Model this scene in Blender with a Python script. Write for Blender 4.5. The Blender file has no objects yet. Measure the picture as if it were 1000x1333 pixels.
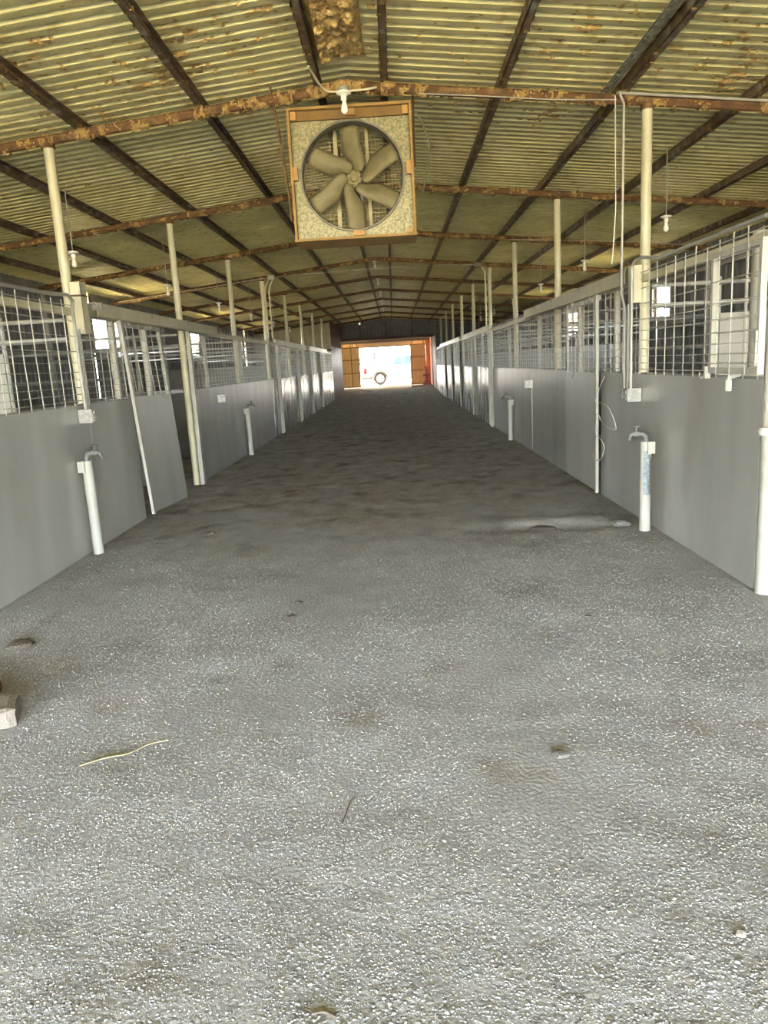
import bpy, bmesh, math, random
import numpy as np
from mathutils import Vector, Matrix, noise
random.seed(7); rng = np.random.default_rng(5)
S = bpy.context.scene
COL = S.collection
# ------------------------------------------------------------------ camera
P_, R_, W_ = 0.198123, -0.056267, -0.0233636
fw = Vector((math.sin(W_)*math.cos(P_), math.cos(W_)*math.cos(P_), -math.sin(P_)))
rt = Vector((math.cos(W_), -math.sin(W_), 0)); up = rt.cross(fw)
rt2 = math.cos(R_)*rt + math.sin(R_)*up; up2 = -math.sin(R_)*rt + math.cos(R_)*up
cam = bpy.data.cameras.new('camera'); cam.sensor_fit = 'HORIZONTAL'; cam.sensor_width = 36
cam.lens = 36*0.95925; cam.clip_end = 500
co = bpy.data.objects.new('camera', cam); COL.objects.link(co); S.camera = co
co.matrix_world = Matrix(((rt2.x, up2.x, -fw.x, 0), (rt2.y, up2.y, -fw.y, 0), (rt2.z, up2.z, -fw.z, 1.55), (0, 0, 0, 1)))
# ------------------------------------------------------------------ sky, sun, exposure
world = bpy.data.worlds.new('sky'); S.world = world; world.use_nodes = True
wn = world.node_tree.nodes; wl = world.node_tree.links
sky = wn.new('ShaderNodeTexSky'); sky.sky_type = 'NISHITA'; sky.sun_disc = False
sky.sun_elevation = math.radians(60); sky.sun_rotation = math.radians(283); sky.dust_density = 2.0
hz_ = wn.new('ShaderNodeHueSaturation'); hz_.inputs['Saturation'].default_value = .45      # thin high haze
wl.new(sky.outputs[0], hz_.inputs['Color']); wl.new(hz_.outputs[0], wn['Background'].inputs[0]); wn['Background'].inputs[1].default_value = 0.9
sun = bpy.data.lights.new('sun', 'SUN'); sun.energy = 2.6; sun.angle = 0.01; sun.color = (1, .94, .84)
so = bpy.data.objects.new('sun', sun); COL.objects.link(so); so.location = (-8, 28, 30)
so.rotation_euler = Vector((0.45, -0.10, -0.89)).to_track_quat('-Z', 'Y').to_euler()
S.view_settings.view_transform = 'Standard'; S.view_settings.look = 'None'
S.view_settings.exposure = 4.15; S.view_settings.gamma = 1; S.view_settings.use_curve_mapping = False
S.cycles.max_bounces = 14; S.cycles.diffuse_bounces = 10; S.cycles.use_denoising = True
S.cycles.sample_clamp_indirect = 6

# ------------------------------------------------------------------ materials
def mat(name, c1, c2=None, scale=3.0, rough=.6, metal=0.0, bump=0.0, bscale=None, stretch=(1, 1, 1), detail=5, lo=.35, hi=.65,
        c3=None, scale3=8.0, lo3=.55, hi3=.7, stretch3=(1, 1, 1), spec=.5, bdist=.01, rough2=None):
    """two noise-mixed colours, an optional third colour in spots, fine relief from a noise"""
    m = bpy.data.materials.new(name); m.use_nodes = True
    n = m.node_tree.nodes; l = m.node_tree.links; b = n['Principled BSDF']
    b.inputs['Roughness'].default_value = rough; b.inputs['Metallic'].default_value = metal
    b.inputs['Specular IOR Level'].default_value = spec
    geo = n.new('ShaderNodeNewGeometry')
    def nz(sc, st, det, l0, h0):
        mp = n.new('ShaderNodeMapping'); mp.inputs['Scale'].default_value = st
        l.new(geo.outputs['Position'], mp.inputs[0])
        t = n.new('ShaderNodeTexNoise'); t.inputs['Scale'].default_value = sc; t.inputs['Detail'].default_value = det
        l.new(mp.outputs[0], t.inputs['Vector'])
        r = n.new('ShaderNodeMapRange'); r.inputs[1].default_value = l0; r.inputs[2].default_value = h0
        l.new(t.outputs[0], r.inputs[0]); return t, r
    def mix(f, a, c):
        x = n.new('ShaderNodeMix'); x.data_type = 'RGBA'; l.new(f, x.inputs[0])
        if isinstance(a, tuple): x.inputs[6].default_value = (*a, 1)
        else: l.new(a, x.inputs[6])
        x.inputs[7].default_value = (*c, 1); return x.outputs[2]
    if c2:
        t, r = nz(scale, stretch, detail, lo, hi); out = mix(r.outputs[0], c1, c2)
        if rough2 is not None:
            q = n.new('ShaderNodeMapRange'); q.inputs[3].default_value = rough; q.inputs[4].default_value = rough2
            l.new(r.outputs[0], q.inputs[0]); l.new(q.outputs[0], b.inputs['Roughness'])
        if c3:
            t3, r3 = nz(scale3, stretch3, 8, lo3, hi3); out = mix(r3.outputs[0], out, c3)
        l.new(out, b.inputs['Base Color'])
    else:
        b.inputs['Base Color'].default_value = (*c1, 1)
    if bump:
        t, r = nz(bscale or scale*6, stretch, 6, 0, 1)
        bp = n.new('ShaderNodeBump'); bp.inputs['Strength'].default_value = bump; bp.inputs['Distance'].default_value = bdist
        l.new(t.outputs[0], bp.inputs['Height']); l.new(bp.outputs[0], b.inputs['Normal'])
    return m
M = {}
M['roof'] = mat('roof_sheet', (.70, .645, .33), (.56, .51, .245), 1.6, .55, .25, .5, 40, c3=(.46, .34, .14), scale3=7, lo3=.55, hi3=.72)
M['rust'] = mat('rusty_steel', (.155, .078, .030), (.085, .045, .020), 14, .85, .1, .8, 60, c3=(.24, .16, .065), scale3=9, lo3=.55, hi3=.75)
M['purlin'] = mat('weathered_purlin', (.13, .075, .04), (.20, .15, .10), 9, .7, .3, .6, 50, c3=(.32, .30, .25), scale3=6, lo3=.56, hi3=.66)
M['strut'] = mat('galvanised_strut', (.28, .28, .24), (.20, .20, .17), 12, .5, .5)
M['crust'] = mat('rust_and_foam_crust', (.34, .225, .075), (.20, .115, .04), 22, .95, 0, 1.0, 70, c3=(.42, .31, .13), scale3=30, lo3=.52, hi3=.72)
M['foam'] = mat('old_spray_foam', (.46, .31, .11), (.33, .20, .06), 18, .95, 0, 1.0, 60, c3=(.60, .47, .22), scale3=25, lo3=.5, hi3=.7)
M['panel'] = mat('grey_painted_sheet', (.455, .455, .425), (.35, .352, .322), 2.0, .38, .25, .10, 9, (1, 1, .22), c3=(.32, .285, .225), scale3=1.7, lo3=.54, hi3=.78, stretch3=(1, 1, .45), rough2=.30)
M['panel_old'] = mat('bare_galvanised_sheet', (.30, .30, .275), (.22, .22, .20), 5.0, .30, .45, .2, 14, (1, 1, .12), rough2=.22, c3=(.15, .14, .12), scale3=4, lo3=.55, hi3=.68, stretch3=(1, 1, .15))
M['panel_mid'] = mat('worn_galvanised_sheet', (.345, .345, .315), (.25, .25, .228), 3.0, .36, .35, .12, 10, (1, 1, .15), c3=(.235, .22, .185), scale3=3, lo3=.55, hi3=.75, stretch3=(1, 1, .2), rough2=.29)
M['wood_dark'] = mat('dark_plywood', (.19, .11, .03), (.13, .075, .02), 6, .8)
M['part'] = mat('stall_partition_sheet', (.27, .26, .235), (.21, .205, .185), 3, .5, .1)
M['white'] = mat('cream_white_paint', (.42, .41, .36), (.35, .34, .29), 8, .45, 0, .15, 40, c3=(.36, .30, .22), scale3=16, lo3=.66, hi3=.74)
M['wire'] = mat('cream_wire', (.46, .45, .39), (.38, .37, .32), 12, .45, .1)
M['post'] = mat('cream_post_paint', (.54, .51, .36), (.47, .44, .30), 6, .4, 0, .1, 30, c3=(.36, .29, .18), scale3=20, lo3=.66, hi3=.74)
M['conduit'] = mat('zinc_conduit', (.42, .415, .38), (.35, .34, .31), 10, .4, .4)
M['box'] = mat('zinc_box', (.36, .355, .33), (.24, .235, .22), 30, .45, .4)
M['pvc'] = mat('white_pvc', (.41, .41, .365), (.35, .345, .30), 5, .45, c3=(.45, .36, .26), scale3=9, lo3=.64, hi3=.76)
M['brass'] = mat('weathered_faucet', (.22, .22, .21), (.13, .125, .115), 30, .6, .4)
M['insul'] = mat('grey_blue_wrap', (.16, .21, .24), (.34, .38, .40), 60, .8, 0, 1, 90)
M['wall'] = mat('dark_wall_sheet', (.20, .205, .20), (.145, .15, .145), 2.5, .6, .3, .2, 30)
M['wall_tan'] = mat('tan_wall_sheet', (.34, .30, .21), (.28, .25, .17), 2.5, .6, .1)
M['wall_shiny'] = mat('pale_wall_sheet', (.30, .25, .24), (.22, .18, .17), 4, .42, .3, .2, 9, (1, 1, .3))
M['girt'] = mat('grey_girt', (.34, .34, .32), (.24, .24, .22), 6, .5, .3)
M['orange'] = mat('tan_door_sheet', (.76, .52, .26), (.70, .47, .22), 4, .5)
M['red'] = mat('red_oxide', (.50, .16, .08), (.42, .12, .06), 6, .6)
M['maroon'] = mat('maroon_paint', (.24, .05, .04), (.16, .035, .03), 9, .5)
M['brown'] = mat('brown_trim', (.12, .075, .05), (.09, .055, .04), 6, .6)
M['wood'] = mat('fan_plywood', (.31, .185, .05), (.24, .14, .035), 5, .7, 0, .4, 30, (1, 1, 4), c3=(.24, .13, .05), scale3=5, lo3=.55, hi3=.75)
M['wood_light'] = mat('pale_wood_block', (.40, .23, .07), (.34, .19, .055), 9, .7)
M['galv'] = mat('spangled_galvanised', (.27, .245, .135), (.13, .118, .062), 45, .45, .4, .3, 70, detail=2)
M['blade'] = mat('dusty_galvanised_blade', (.19, .163, .078), (.14, .118, .054), 9, .6, .2, .2, 60)
M['dark_metal'] = mat('dark_steel', (.16, .15, .11), (.10, .09, .065), 12, .55, .4)
M['guard'] = mat('guard_wire', (.36, .32, .18), (.28, .24, .12), 12, .5, .4)
M['porcelain'] = mat('porcelain', (.80, .78, .70), None, rough=.2)
M['bulb'] = mat('frosted_bulb', (.85, .84, .78), None, rough=.15)
M['cord'] = mat('pale_cord', (.62, .60, .52), None, rough=.7)
M['black'] = mat('hole_black', (.03, .03, .028), None, rough=.6)
M['concrete'] = mat('pale_concrete', (.25, .215, .18), (.19, .165, .14), 12, .9, 0, .8, 60, c3=(.13, .10, .08), scale3=9, lo3=.55, hi3=.7)
M['brick'] = mat('old_red_brick', (.20, .095, .07), (.15, .075, .055), 15, .9, 0, .8, 60)
M['stone'] = mat('dull_stone', (.17, .16, .145), (.12, .115, .10), 30, .9, 0, .5, 90)
M['twig'] = mat('dry_twig', (.16, .13, .10), (.10, .08, .06), 60, .9)
M['straw'] = mat('dry_straw', (.34, .29, .18), (.26, .22, .13), 60, .9)
M['manure'] = mat('dark_dirt_clod', (.12, .10, .075), (.08, .066, .05), 40, .95, 0, 1, 90)
M['yard'] = mat('dry_yellow_ground', (.46, .36, .16), (.39, .30, .12), 1.5, .95)
M['drive'] = mat('pale_driveway', (.42, .37, .29), (.36, .31, .24), 2, .95)
M['carpaint'] = mat('white_car_paint', (.44, .44, .44), None, rough=.3)
M['glass'] = mat('blue_tinted_glass', (.10, .22, .38), None, rough=.05, spec=.8)
M['taillight'] = mat('red_taillight', (.45, .02, .03), None, rough=.15)
M['tire'] = mat('tire', (.035, .03, .03), (.06, .045, .04), 20, .8)
M['rim'] = mat('alloy_rim', (.55, .52, .50), None, rough=.3, metal=.8)
M['bark'] = mat('pale_bark', (.022, .017, .012), (.016, .012, .009), 9, .9)
M['leaf'] = mat('dry_brush', (.09, .08, .04), (.06, .055, .03), 5, .9)

def floor_material():
    m = bpy.data.materials.new('gravel_floor'); m.use_nodes = True
    n = m.node_tree.nodes; l = m.node_tree.links; b = n['Principled BSDF']
    b.inputs['Roughness'].default_value = .95; b.inputs['Specular IOR Level'].default_value = .2
    geo = n.new('ShaderNodeNewGeometry'); sep = n.new('ShaderNodeSeparateXYZ'); l.new(geo.outputs['Position'], sep.inputs[0])
    def tex(kind, sc, det=6, st=(1, 1, 1)):
        mp = n.new('ShaderNodeMapping'); mp.inputs['Scale'].default_value = st; l.new(geo.outputs['Position'], mp.inputs[0])
        t = n.new(kind); t.inputs['Scale'].default_value = sc
        if kind == 'ShaderNodeTexNoise': t.inputs['Detail'].default_value = det
        l.new(mp.outputs[0], t.inputs['Vector']); return t
    def rng_(o, a, c, x=0., y=1.):
        r = n.new('ShaderNodeMapRange'); r.inputs[1].default_value = a; r.inputs[2].default_value = c
        r.inputs[3].default_value = x; r.inputs[4].default_value = y; l.new(o, r.inputs[0]); return r.outputs[0]
    def mix(f, a, c):
        x = n.new('ShaderNodeMix'); x.data_type = 'RGBA'; l.new(f, x.inputs[0])
        for i, v in ((6, a), (7, c)):
            if isinstance(v, tuple): x.inputs[i].default_value = (*v, 1)
            else: l.new(v, x.inputs[i])
        return x.outputs[2]
    def mth(op, a, c):
        x = n.new('ShaderNodeMath'); x.operation = op
        for i, v in ((0, a), (1, c)):
            if isinstance(v, (int, float)): x.inputs[i].default_value = v
            else: l.new(v, x.inputs[i])
        return x.outputs[0]
    # crushed limestone grains: one random grey per cell
    v = tex('ShaderNodeTexVoronoi', 110); sp = n.new('ShaderNodeSeparateColor'); l.new(v.outputs['Color'], sp.inputs[0])
    grain = mix(rng_(sp.outputs[0], .1, .95), (.245, .245, .25), (.415, .415, .427))
    fine = tex('ShaderNodeTexNoise', 160, 3); grain = mix(rng_(fine.outputs[0], .3, .75), grain, (.36, .36, .35))
    # packed brown dirt with dust and straw flecks
    d1 = tex('ShaderNodeTexNoise', 5, 8, (1, .6, 1)); dirt = mix(rng_(d1.outputs[0], .35, .65), (.18, .158, .118), (.30, .272, .215))
    d2 = tex('ShaderNodeTexNoise', 60, 4); dirt = mix(rng_(d2.outputs[0], .45, .75), dirt, (.36, .335, .285))
    d3 = tex('ShaderNodeTexNoise', 2.6, 9, (1, .8, 1)); dirt = mix(rng_(d3.outputs[0], .54, .68, 0, .75), dirt, (.10, .082, .058))
    d4 = tex('ShaderNodeTexNoise', 1.5, 9, (1, 1.3, 1)); dirt = mix(rng_(d4.outputs[0], .56, .72, 0, .6), dirt, (.42, .40, .36))
    d5 = tex('ShaderNodeTexNoise', 22, 6); dirt = mix(rng_(d5.outputs[0], .58, .68, 0, .7), dirt, (.09, .075, .055))
    # gravel thins along the aisle; the darker tone also paints in fading light
    e = tex('ShaderNodeTexNoise', .9, 5); edge = mth('ADD', sep.outputs[1], mth('MULTIPLY', e.outputs[0], 6.0))
    f = rng_(edge, 6.2, 11.5, 0, 1)
    e2 = tex('ShaderNodeTexNoise', 2.2, 7); patch = rng_(e2.outputs[0], .56, .70, 0, .75)
    f = mth('MAXIMUM', f, patch)
    g2 = tex('ShaderNodeTexNoise', 30, 3); f = mth('SUBTRACT', f, rng_(g2.outputs[0], .55, .75, 0, .35)); 
    c = n.new('ShaderNodeClamp'); l.new(f, c.inputs[0])
    col = mix(c.outputs[0], grain, dirt)
    # rusty-brown stain patches in the gravel
    e3 = tex('ShaderNodeTexNoise', 1.1, 5); col = mix(rng_(e3.outputs[0], .62, .74, 0, .45), col, (.30, .22, .15))
    l.new(col, b.inputs['Base Color'])
    bp = n.new('ShaderNodeBump'); bp.inputs['Strength'].default_value = .8; bp.inputs['Distance'].default_value = .009
    h = mth('ADD', mth('MULTIPLY', sp.outputs[1], 1.0), mth('MULTIPLY', d2.outputs[0], .8)); l.new(h, bp.inputs['Height'])
    l.new(bp.outputs[0], b.inputs['Normal']); return m
M['floor'] = floor_material()
def gravel_material():
    m = bpy.data.materials.new('limestone_chips'); m.use_nodes = True
    n = m.node_tree.nodes; l = m.node_tree.links; b = n['Principled BSDF']; b.inputs['Roughness'].default_value = .9
    a = n.new('ShaderNodeAttribute'); a.attribute_name = 'tone'
    r = n.new('ShaderNodeValToRGB'); e = r.color_ramp.elements
    e[0].position = 0; e[0].color = (.17, .17, .17, 1); e[1].position = 1; e[1].color = (.46, .46, .468, 1)
    k = e.new(.55); k.color = (.30, .30, .304, 1)
    l.new(a.outputs['Fac'], r.inputs[0]); l.new(r.outputs[0], b.inputs['Base Color']); return m
M['gravel'] = gravel_material()

# ------------------------------------------------------------------ mesh helpers
class MB:
    def __init__(s): s.v = []; s.f = []
    def quad(s, *p):
        i = len(s.v); s.v += [tuple(q) for q in p]; s.f.append(tuple(range(i, i+len(p)))); return s
    def box(s, x0, x1, y0, y1, z0, z1):
        i = len(s.v)
        s.v += [(x, y, z) for z in (z0, z1) for y in (y0, y1) for x in (x0, x1)]
        s.f += [tuple(i+k for k in q) for q in ((0, 2, 3, 1), (4, 5, 7, 6), (0, 1, 5, 4), (2, 6, 7, 3), (0, 4, 6, 2), (1, 3, 7, 5))]
        return s
    def beam(s, p, q, w, h, upv=(0, 0, 1)):
        p = Vector(p); q = Vector(q); d = (q-p).normalized(); a = d.cross(Vector(upv)).normalized()*w/2; b = a.cross(d).normalized()*h/2
        i = len(s.v)
        for c in (p, q): s.v += [tuple(c-a-b), tuple(c+a-b), tuple(c+a+b), tuple(c-a+b)]
        s.f += [tuple(i+k for k in t) for t in ((0, 3, 2, 1), (4, 5, 6, 7), (0, 1, 5, 4), (1, 2, 6, 5), (2, 3, 7, 6), (3, 0, 4, 7))]
        return s
    def tube(s, pts, r, n=8, cap=True):
        pts = [Vector(p) for p in pts]; rs = r if isinstance(r, (list, tuple)) else [r]*len(pts)
        i = len(s.v); prev = None
        for k, p in enumerate(pts):
            d = (pts[min(k+1, len(pts)-1)]-pts[max(k-1, 0)]).normalized()
            if prev is None:
                ref = Vector((0, 0, 1)) if abs(d.z) < .9 else Vector((1, 0, 0)); a = d.cross(ref).normalized()
            else:
                a = (prev-d*prev.dot(d)).normalized()
            prev = a; b = d.cross(a)
            for j in range(n):
                t = 2*math.pi*(j+.5)/n; s.v.append(tuple(p+(a*math.cos(t)+b*math.sin(t))*rs[k]))
        for k in range(len(pts)-1):
            for j in range(n):
                a0 = i+k*n+j; a1 = i+k*n+(j+1) % n; s.f.append((a0, a1, a1+n, a0+n))
        if cap:
            s.f.append(tuple(i+j for j in range(n-1, -1, -1))); e = i+(len(pts)-1)*n; s.f.append(tuple(e+j for j in range(n)))
        return s
    def lathe(s, prof, c, axis='z', n=16):
        """prof: list of (radius, height)"""
        i = len(s.v)
        for r, h in prof:
            for j in range(n):
                t = 2*math.pi*j/n; a, b = r*math.cos(t), r*math.sin(t)
                s.v.append((c[0]+a, c[1]+b, c[2]+h) if axis == 'z' else ((c[0]+a, c[1]+h, c[2]+b) if axis == 'y' else (c[0]+h, c[1]+a, c[2]+b)))
        for k in range(len(prof)-1):
            for j in range(n):
                a0 = i+k*n+j; a1 = i+k*n+(j+1) % n; s.f.append((a0, a1, a1+n, a0+n))
        s.f.append(tuple(i+j for j in range(n-1, -1, -1))); e = i+(len(prof)-1)*n; s.f.append(tuple(e+j for j in range(n)))
        return s
    def prism(s, poly, lo, hi, axis='x'):
        """polygon (2D) swept along an axis"""
        i = len(s.v); n = len(poly)
        for t in (lo, hi):
            for a, b in poly:
                s.v.append((t, a, b) if axis == 'x' else ((a, t, b) if axis == 'y' else (a, b, t)))
        s.f.append(tuple(i+k for k in range(n-1, -1, -1))); s.f.append(tuple(i+n+k for k in range(n)))
        for k in range(n): s.f.append((i+k, i+(k+1) % n, i+n+(k+1) % n, i+n+k))
        return s
    def lump(s, c, r, seed=0, squash=(1, 1, 1)):
        i = len(s.v); rr = random.Random(seed)
        base = [(0, 0, 1), (1, 0, 0), (0, 1, 0), (-1, 0, 0), (0, -1, 0), (0, 0, -1), ]
        for b in base:
            k = r*(.6+.7*rr.random()); s.v.append((c[0]+b[0]*k*squash[0]+rr.uniform(-.2, .2)*r, c[1]+b[1]*k*squash[1]+rr.uniform(-.2, .2)*r, c[2]+b[2]*k*squash[2]))
        s.f += [tuple(i+k for k in t) for t in ((0, 1, 2), (0, 2, 3), (0, 3, 4), (0, 4, 1), (5, 2, 1), (5, 3, 2), (5, 4, 3), (5, 1, 4))]
        return s
    def build(s, name, m, parent=None, origin=None, kind=None, smooth=True, ang=.6, fix=False):
        org = Vector((0, 0, 0))
        if parent is not None: org = world_loc(parent)
        if origin is not None: org = Vector(origin)
        me = bpy.data.meshes.new(name)
        me.from_pydata([(v[0]-org.x, v[1]-org.y, v[2]-org.z) for v in s.v], [], s.f)
        if fix:
            bm = bmesh.new(); bm.from_mesh(me); bmesh.ops.recalc_face_normals(bm, faces=bm.faces); bm.to_mesh(me); bm.free()
        if smooth:
            me.polygons.foreach_set('use_smooth', [True]*len(me.polygons)); me.set_sharp_from_angle(angle=ang)
        me.materials.append(M[m] if isinstance(m, str) else m)
        o = bpy.data.objects.new(name, me); COL.objects.link(o)
        if parent is not None:
            o.parent = parent
            if origin is not None: o.location = org-world_loc(parent)
        else: o.location = org
        if kind: o['kind'] = kind
        return o
def world_loc(o):
    v = Vector((0, 0, 0))
    while o is not None: v += Vector(o.location); o = o.parent
    return v
def tag(o, label, cat, group=None):
    o['label'] = label; o['category'] = cat
    if group: o['group'] = group
    return o
def thing(name, loc, label=None, cat=None, group=None, kind=None):
    o = bpy.data.objects.new(name, None); COL.objects.link(o); o.location = loc; o.empty_display_size = .2
    if label: tag(o, label, cat, group)
    if kind: o['kind'] = kind
    return o
def dup(root, loc, label=None, rot=None):
    r = root.copy(); COL.objects.link(r); r.location = loc
    if rot is not None: r.rotation_euler = rot
    if label: r['label'] = label
    for ch in list(root.children):
        c = ch.copy(); COL.objects.link(c); c.parent = r
        for g in list(ch.children):
            d = g.copy(); COL.objects.link(d); d.parent = c
    return r
ORD = ['first', 'second', 'third', 'fourth', 'fifth', 'sixth', 'seventh', 'eighth', 'ninth', 'tenth', 'eleventh', 'twelfth', 'thirteenth', 'fourteenth']

# ------------------------------------------------------------------ layout
F = [6.88+3.53*k for k in range(11)]          # roof frames along the aisle
YF = F[0]-3.53*5-.25                          # open front end of the barn, behind the viewer; set back to even the light
XL, XR = -2.85, 2.23                          # stall fronts
WL, WR = -6.45, 5.85                          # outer walls
YE = F[10]                                    # end wall
RX = -.27
def zr(x): return 4.03-.105*abs(x-RX)         # underside of the roof sheets
def ground_z(y):
    t = min(max((y-34)/8.2, 0), 1); return .17*t*t*(3-2*t)

# ------------------------------------------------------------------ floor
def floor_h(x, y):
    z = ground_z(y)
    z += .010*noise.noise(Vector((x*1.3, y*1.3, 0)))+(.005*noise.noise(Vector((x*4, y*4, 3)))+.003*noise.noise(Vector((x*13, y*13, 7))))*min(1, max(0, (12-y)/5))
    # washed-out hollow with a raised lip beside the right-hand water pipe
    w = .12*noise.noise(Vector((x*3, y*3, 11)))+.05*noise.noise(Vector((x*9, y*9, 12)))
    dx, dy = (x-1.45)/.55, (y-6.66+w)/.16
    z += -.035*math.exp(-dx*dx-dy*dy); dx, dy = (x-1.4)/.55, (y-6.98+w)/.14; z += .020*math.exp(-dx*dx-dy*dy)
    dx, dy = (x-1.85)/.2, (y-6.75+w)/.14; z += .025*math.exp(-dx*dx-dy*dy)
    return z
mb = MB()
xs = [WL-.3]+list(np.linspace(WL+.2, XL-.1, 10))+list(np.linspace(XL, XR, 128))+list(np.linspace(XR+.1, WR-.2, 10))+[WR+.3]
ys = list(np.linspace(YF-.3, .9, 24))+list(np.linspace(1, 9, 200))+list(np.linspace(9.1, 16, 70))+list(np.linspace(16.3, 42.4, 60))
for y in ys:
    for x in xs: mb.v.append((x, y, floor_h(x, y)))
nx = len(xs)
for j in range(len(ys)-1):
    for i in range(nx-1): a = j*nx+i; mb.f.append((a, a+1, a+nx+1, a+nx))
FL = mb.build('floor', 'floor', kind='structure', ang=3)
# loose limestone chips, thousands: one object
def gravel():
    N = 210000
    y = 1.25+(rng.random(N)**1.9)*6.2; x = rng.uniform(XL+.03, XR-.03, N)
    cl = np.array([noise.noise(Vector((a*1.1, b*1.1, 5))) for a, b in zip(x[:N], y[:N])])
    keep = rng.random(N) < np.clip(1.05-np.clip((y-3.8)/3.2, 0, .95)-np.clip(cl-.1, 0, 1)*1.8, 0.02, 1)
    x, y = x[keep], y[keep]; n = len(x)
    z = np.array([floor_h(a, b) for a, b in zip(x, y)])
    r = rng.gamma(4.0, .00058, n)+.0008; r = np.minimum(r, .009)
    base = np.array([(0, 0, .42), (1, 0, 0), (0, 1, 0), (-1, 0, 0), (0, -1, 0), (0, 0, -.5)])
    th = rng.uniform(0, 6.28, n); c, s_ = np.cos(th), np.sin(th)
    V = np.repeat(base[None], n, 0)*rng.uniform(.6, 1.3, (n, 6, 1))
    X = V[:, :, 0]*c[:, None]-V[:, :, 1]*s_[:, None]; Y = V[:, :, 0]*s_[:, None]+V[:, :, 1]*c[:, None]
    V = np.stack([X, Y, V[:, :, 2]], 2)*r[:, None, None]+np.stack([x, y, z+r*.04], 1)[:, None, :]
    T = np.array([(0, 1, 2), (0, 2, 3), (0, 3, 4), (0, 4, 1), (5, 2, 1), (5, 3, 2), (5, 4, 3), (5, 1, 4)])
    idx = (np.arange(n)*6)[:, None, None]+T[None]
    me = bpy.data.meshes.new('gravel'); me.vertices.add(n*6); me.vertices.foreach_set('co', V.reshape(-1))
    me.loops.add(n*24); me.loops.foreach_set('vertex_index', idx.reshape(-1).astype(np.int32))
    me.polygons.add(n*8); me.polygons.foreach_set('loop_start', (np.arange(n*8)*3).astype(np.int32))
    me.update(calc_edges=True)
    at = me.attributes.new('tone', 'FLOAT', 'POINT'); t = np.clip(rng.normal(.55, .24, n), 0, 1)
    at.data.foreach_set('value', np.repeat(t, 6).astype(np.float32))
    me.materials.append(M['gravel'])
    o = bpy.data.objects.new('gravel', me); COL.objects.link(o); o['kind'] = 'stuff'
    tag(o, 'loose pale grey limestone gravel spread over the barn aisle', 'gravel')
gravel()
# ground outside
o = MB().quad((-90, -70, -.06), (90, -70, -.06), (90, YF, -.06), (-90, YF, -.06)).quad((-90, YF, -.06), (WL-.29, YF, -.06), (WL-.29, 42.2, -.06), (-90, 42.2, -.06)).quad((WR+.29, YF, -.06), (90, YF, -.06), (90, 42.2, -.06), (WR+.29, 42.2, -.06)).build('ground', 'yard', kind='structure')
mb = MB()
for j, y in enumerate((42.3, 43.5, 45, 47, 52, 70, 160)):
    for i, x in enumerate((-90, -8, -3, 0, 3, 8, 90)): mb.v.append((x, y, (.168, .2, .22, .24, .25, .3, .6)[j]))
for j in range(6):
    for i in range(6): a = j*7+i; mb.f.append((a, a+1, a+8, a+7))
mb.build('ground', 'drive', kind='structure')

# ------------------------------------------------------------------ roof
ceil = thing('ceiling', (RX, 20, 4.0), kind='structure')
def roof_sheet(side):
    mb = MB(); pitch = .1412; n = 7; L = (RX-(WL-.5)) if side < 0 else (WR+.5-RX)
    prof = [(0, 0), (.072, 0), (.086, .022), (.124, .022), (.1385, 0)]
    ys_ = [(k*pitch+a, b) for k in range(n) for a, b in prof]+[(n*pitch+.05, 0)]
    us = np.linspace(0, L, 7); i = 0
    for u in us:
        for a, b in ys_: mb.v.append((RX+side*u, a, 4.03-.105*u+b))
    m_ = len(ys_)
    for k in range(len(us)-1):
        for j in range(m_-1): a = k*m_+j; mb.f.append((a, a+1, a+m_+1, a+m_) if side < 0 else (a, a+m_, a+m_+1, a+1))
    o = mb.build('roof_sheet', 'roof', ceil, origin=(RX, 0, 4.03), smooth=False)
    return o
SH = 7*.1412
for side in (-1, 1):
    s0 = roof_sheet(side)
    for k in range(int((YE-YF)/SH)+1):
        s = s0 if k == 0 else s0.copy()
        if k: COL.objects.link(s); s.parent = ceil
        s.location = Vector((RX, YF+k*SH, 4.03+(.0015 if k % 2 else 0)))-Vector(ceil.location)
# patches of old foam still stuck to the sheets: countless scabs, one part
def scabs(surf, nu, nv, thr, depth, seed, mb):
    """surf(i, j, d) -> point d metres off the surface; keeps the cells where layered noise is above thr"""
    P = {}
    def vert(i, j):
        if (i, j) not in P:
            p = surf(i, j, 0); v = Vector(p)
            h = noise.noise(v*16+Vector((seed, 0, 0)))+.6*noise.noise(v*42)
            P[i, j] = len(mb.v); mb.v.append(surf(i, j, depth*(.55+.7*h)))
        return P[i, j]
    for i in range(nu):
        for j in range(nv):
            v = Vector(surf(i, j, 0))
            t = thr(v) if callable(thr) else thr
            if t > 1.5: continue
            if noise.noise(v*9+Vector((seed, 3, 1)))+.7*noise.noise(v*26+Vector((0, seed, 2)))+.5*noise.noise(v*60) > t:
                mb.f.append((vert(i, j), vert(i+1, j), vert(i+1, j+1), vert(i, j+1)))
    return mb
mb = MB()
def zrib(y):
    t = ((y-YF) % .1412); return .022*min(max((t-.072)/.014, 0), 1)*min(max((.1385-t)/.0145, 0), 1)
def sf(i, j, d): x = -4.2+i*.028; y = 4.4+j*.017; return (x, y, zr(x)+zrib(y)-.001-max(d, .001))
def th(v):
    k = noise.noise(Vector((v.x*.9, v.y*1.1, 4)))
    return .84-.75*max(0, k+.15)+max(0, v.y-6.6)*.16
scabs(sf, 300, 300, th, .013, 3, mb)
mb.build('foam_scabs', 'foam', ceil, kind='stuff', ang=3)

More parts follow.
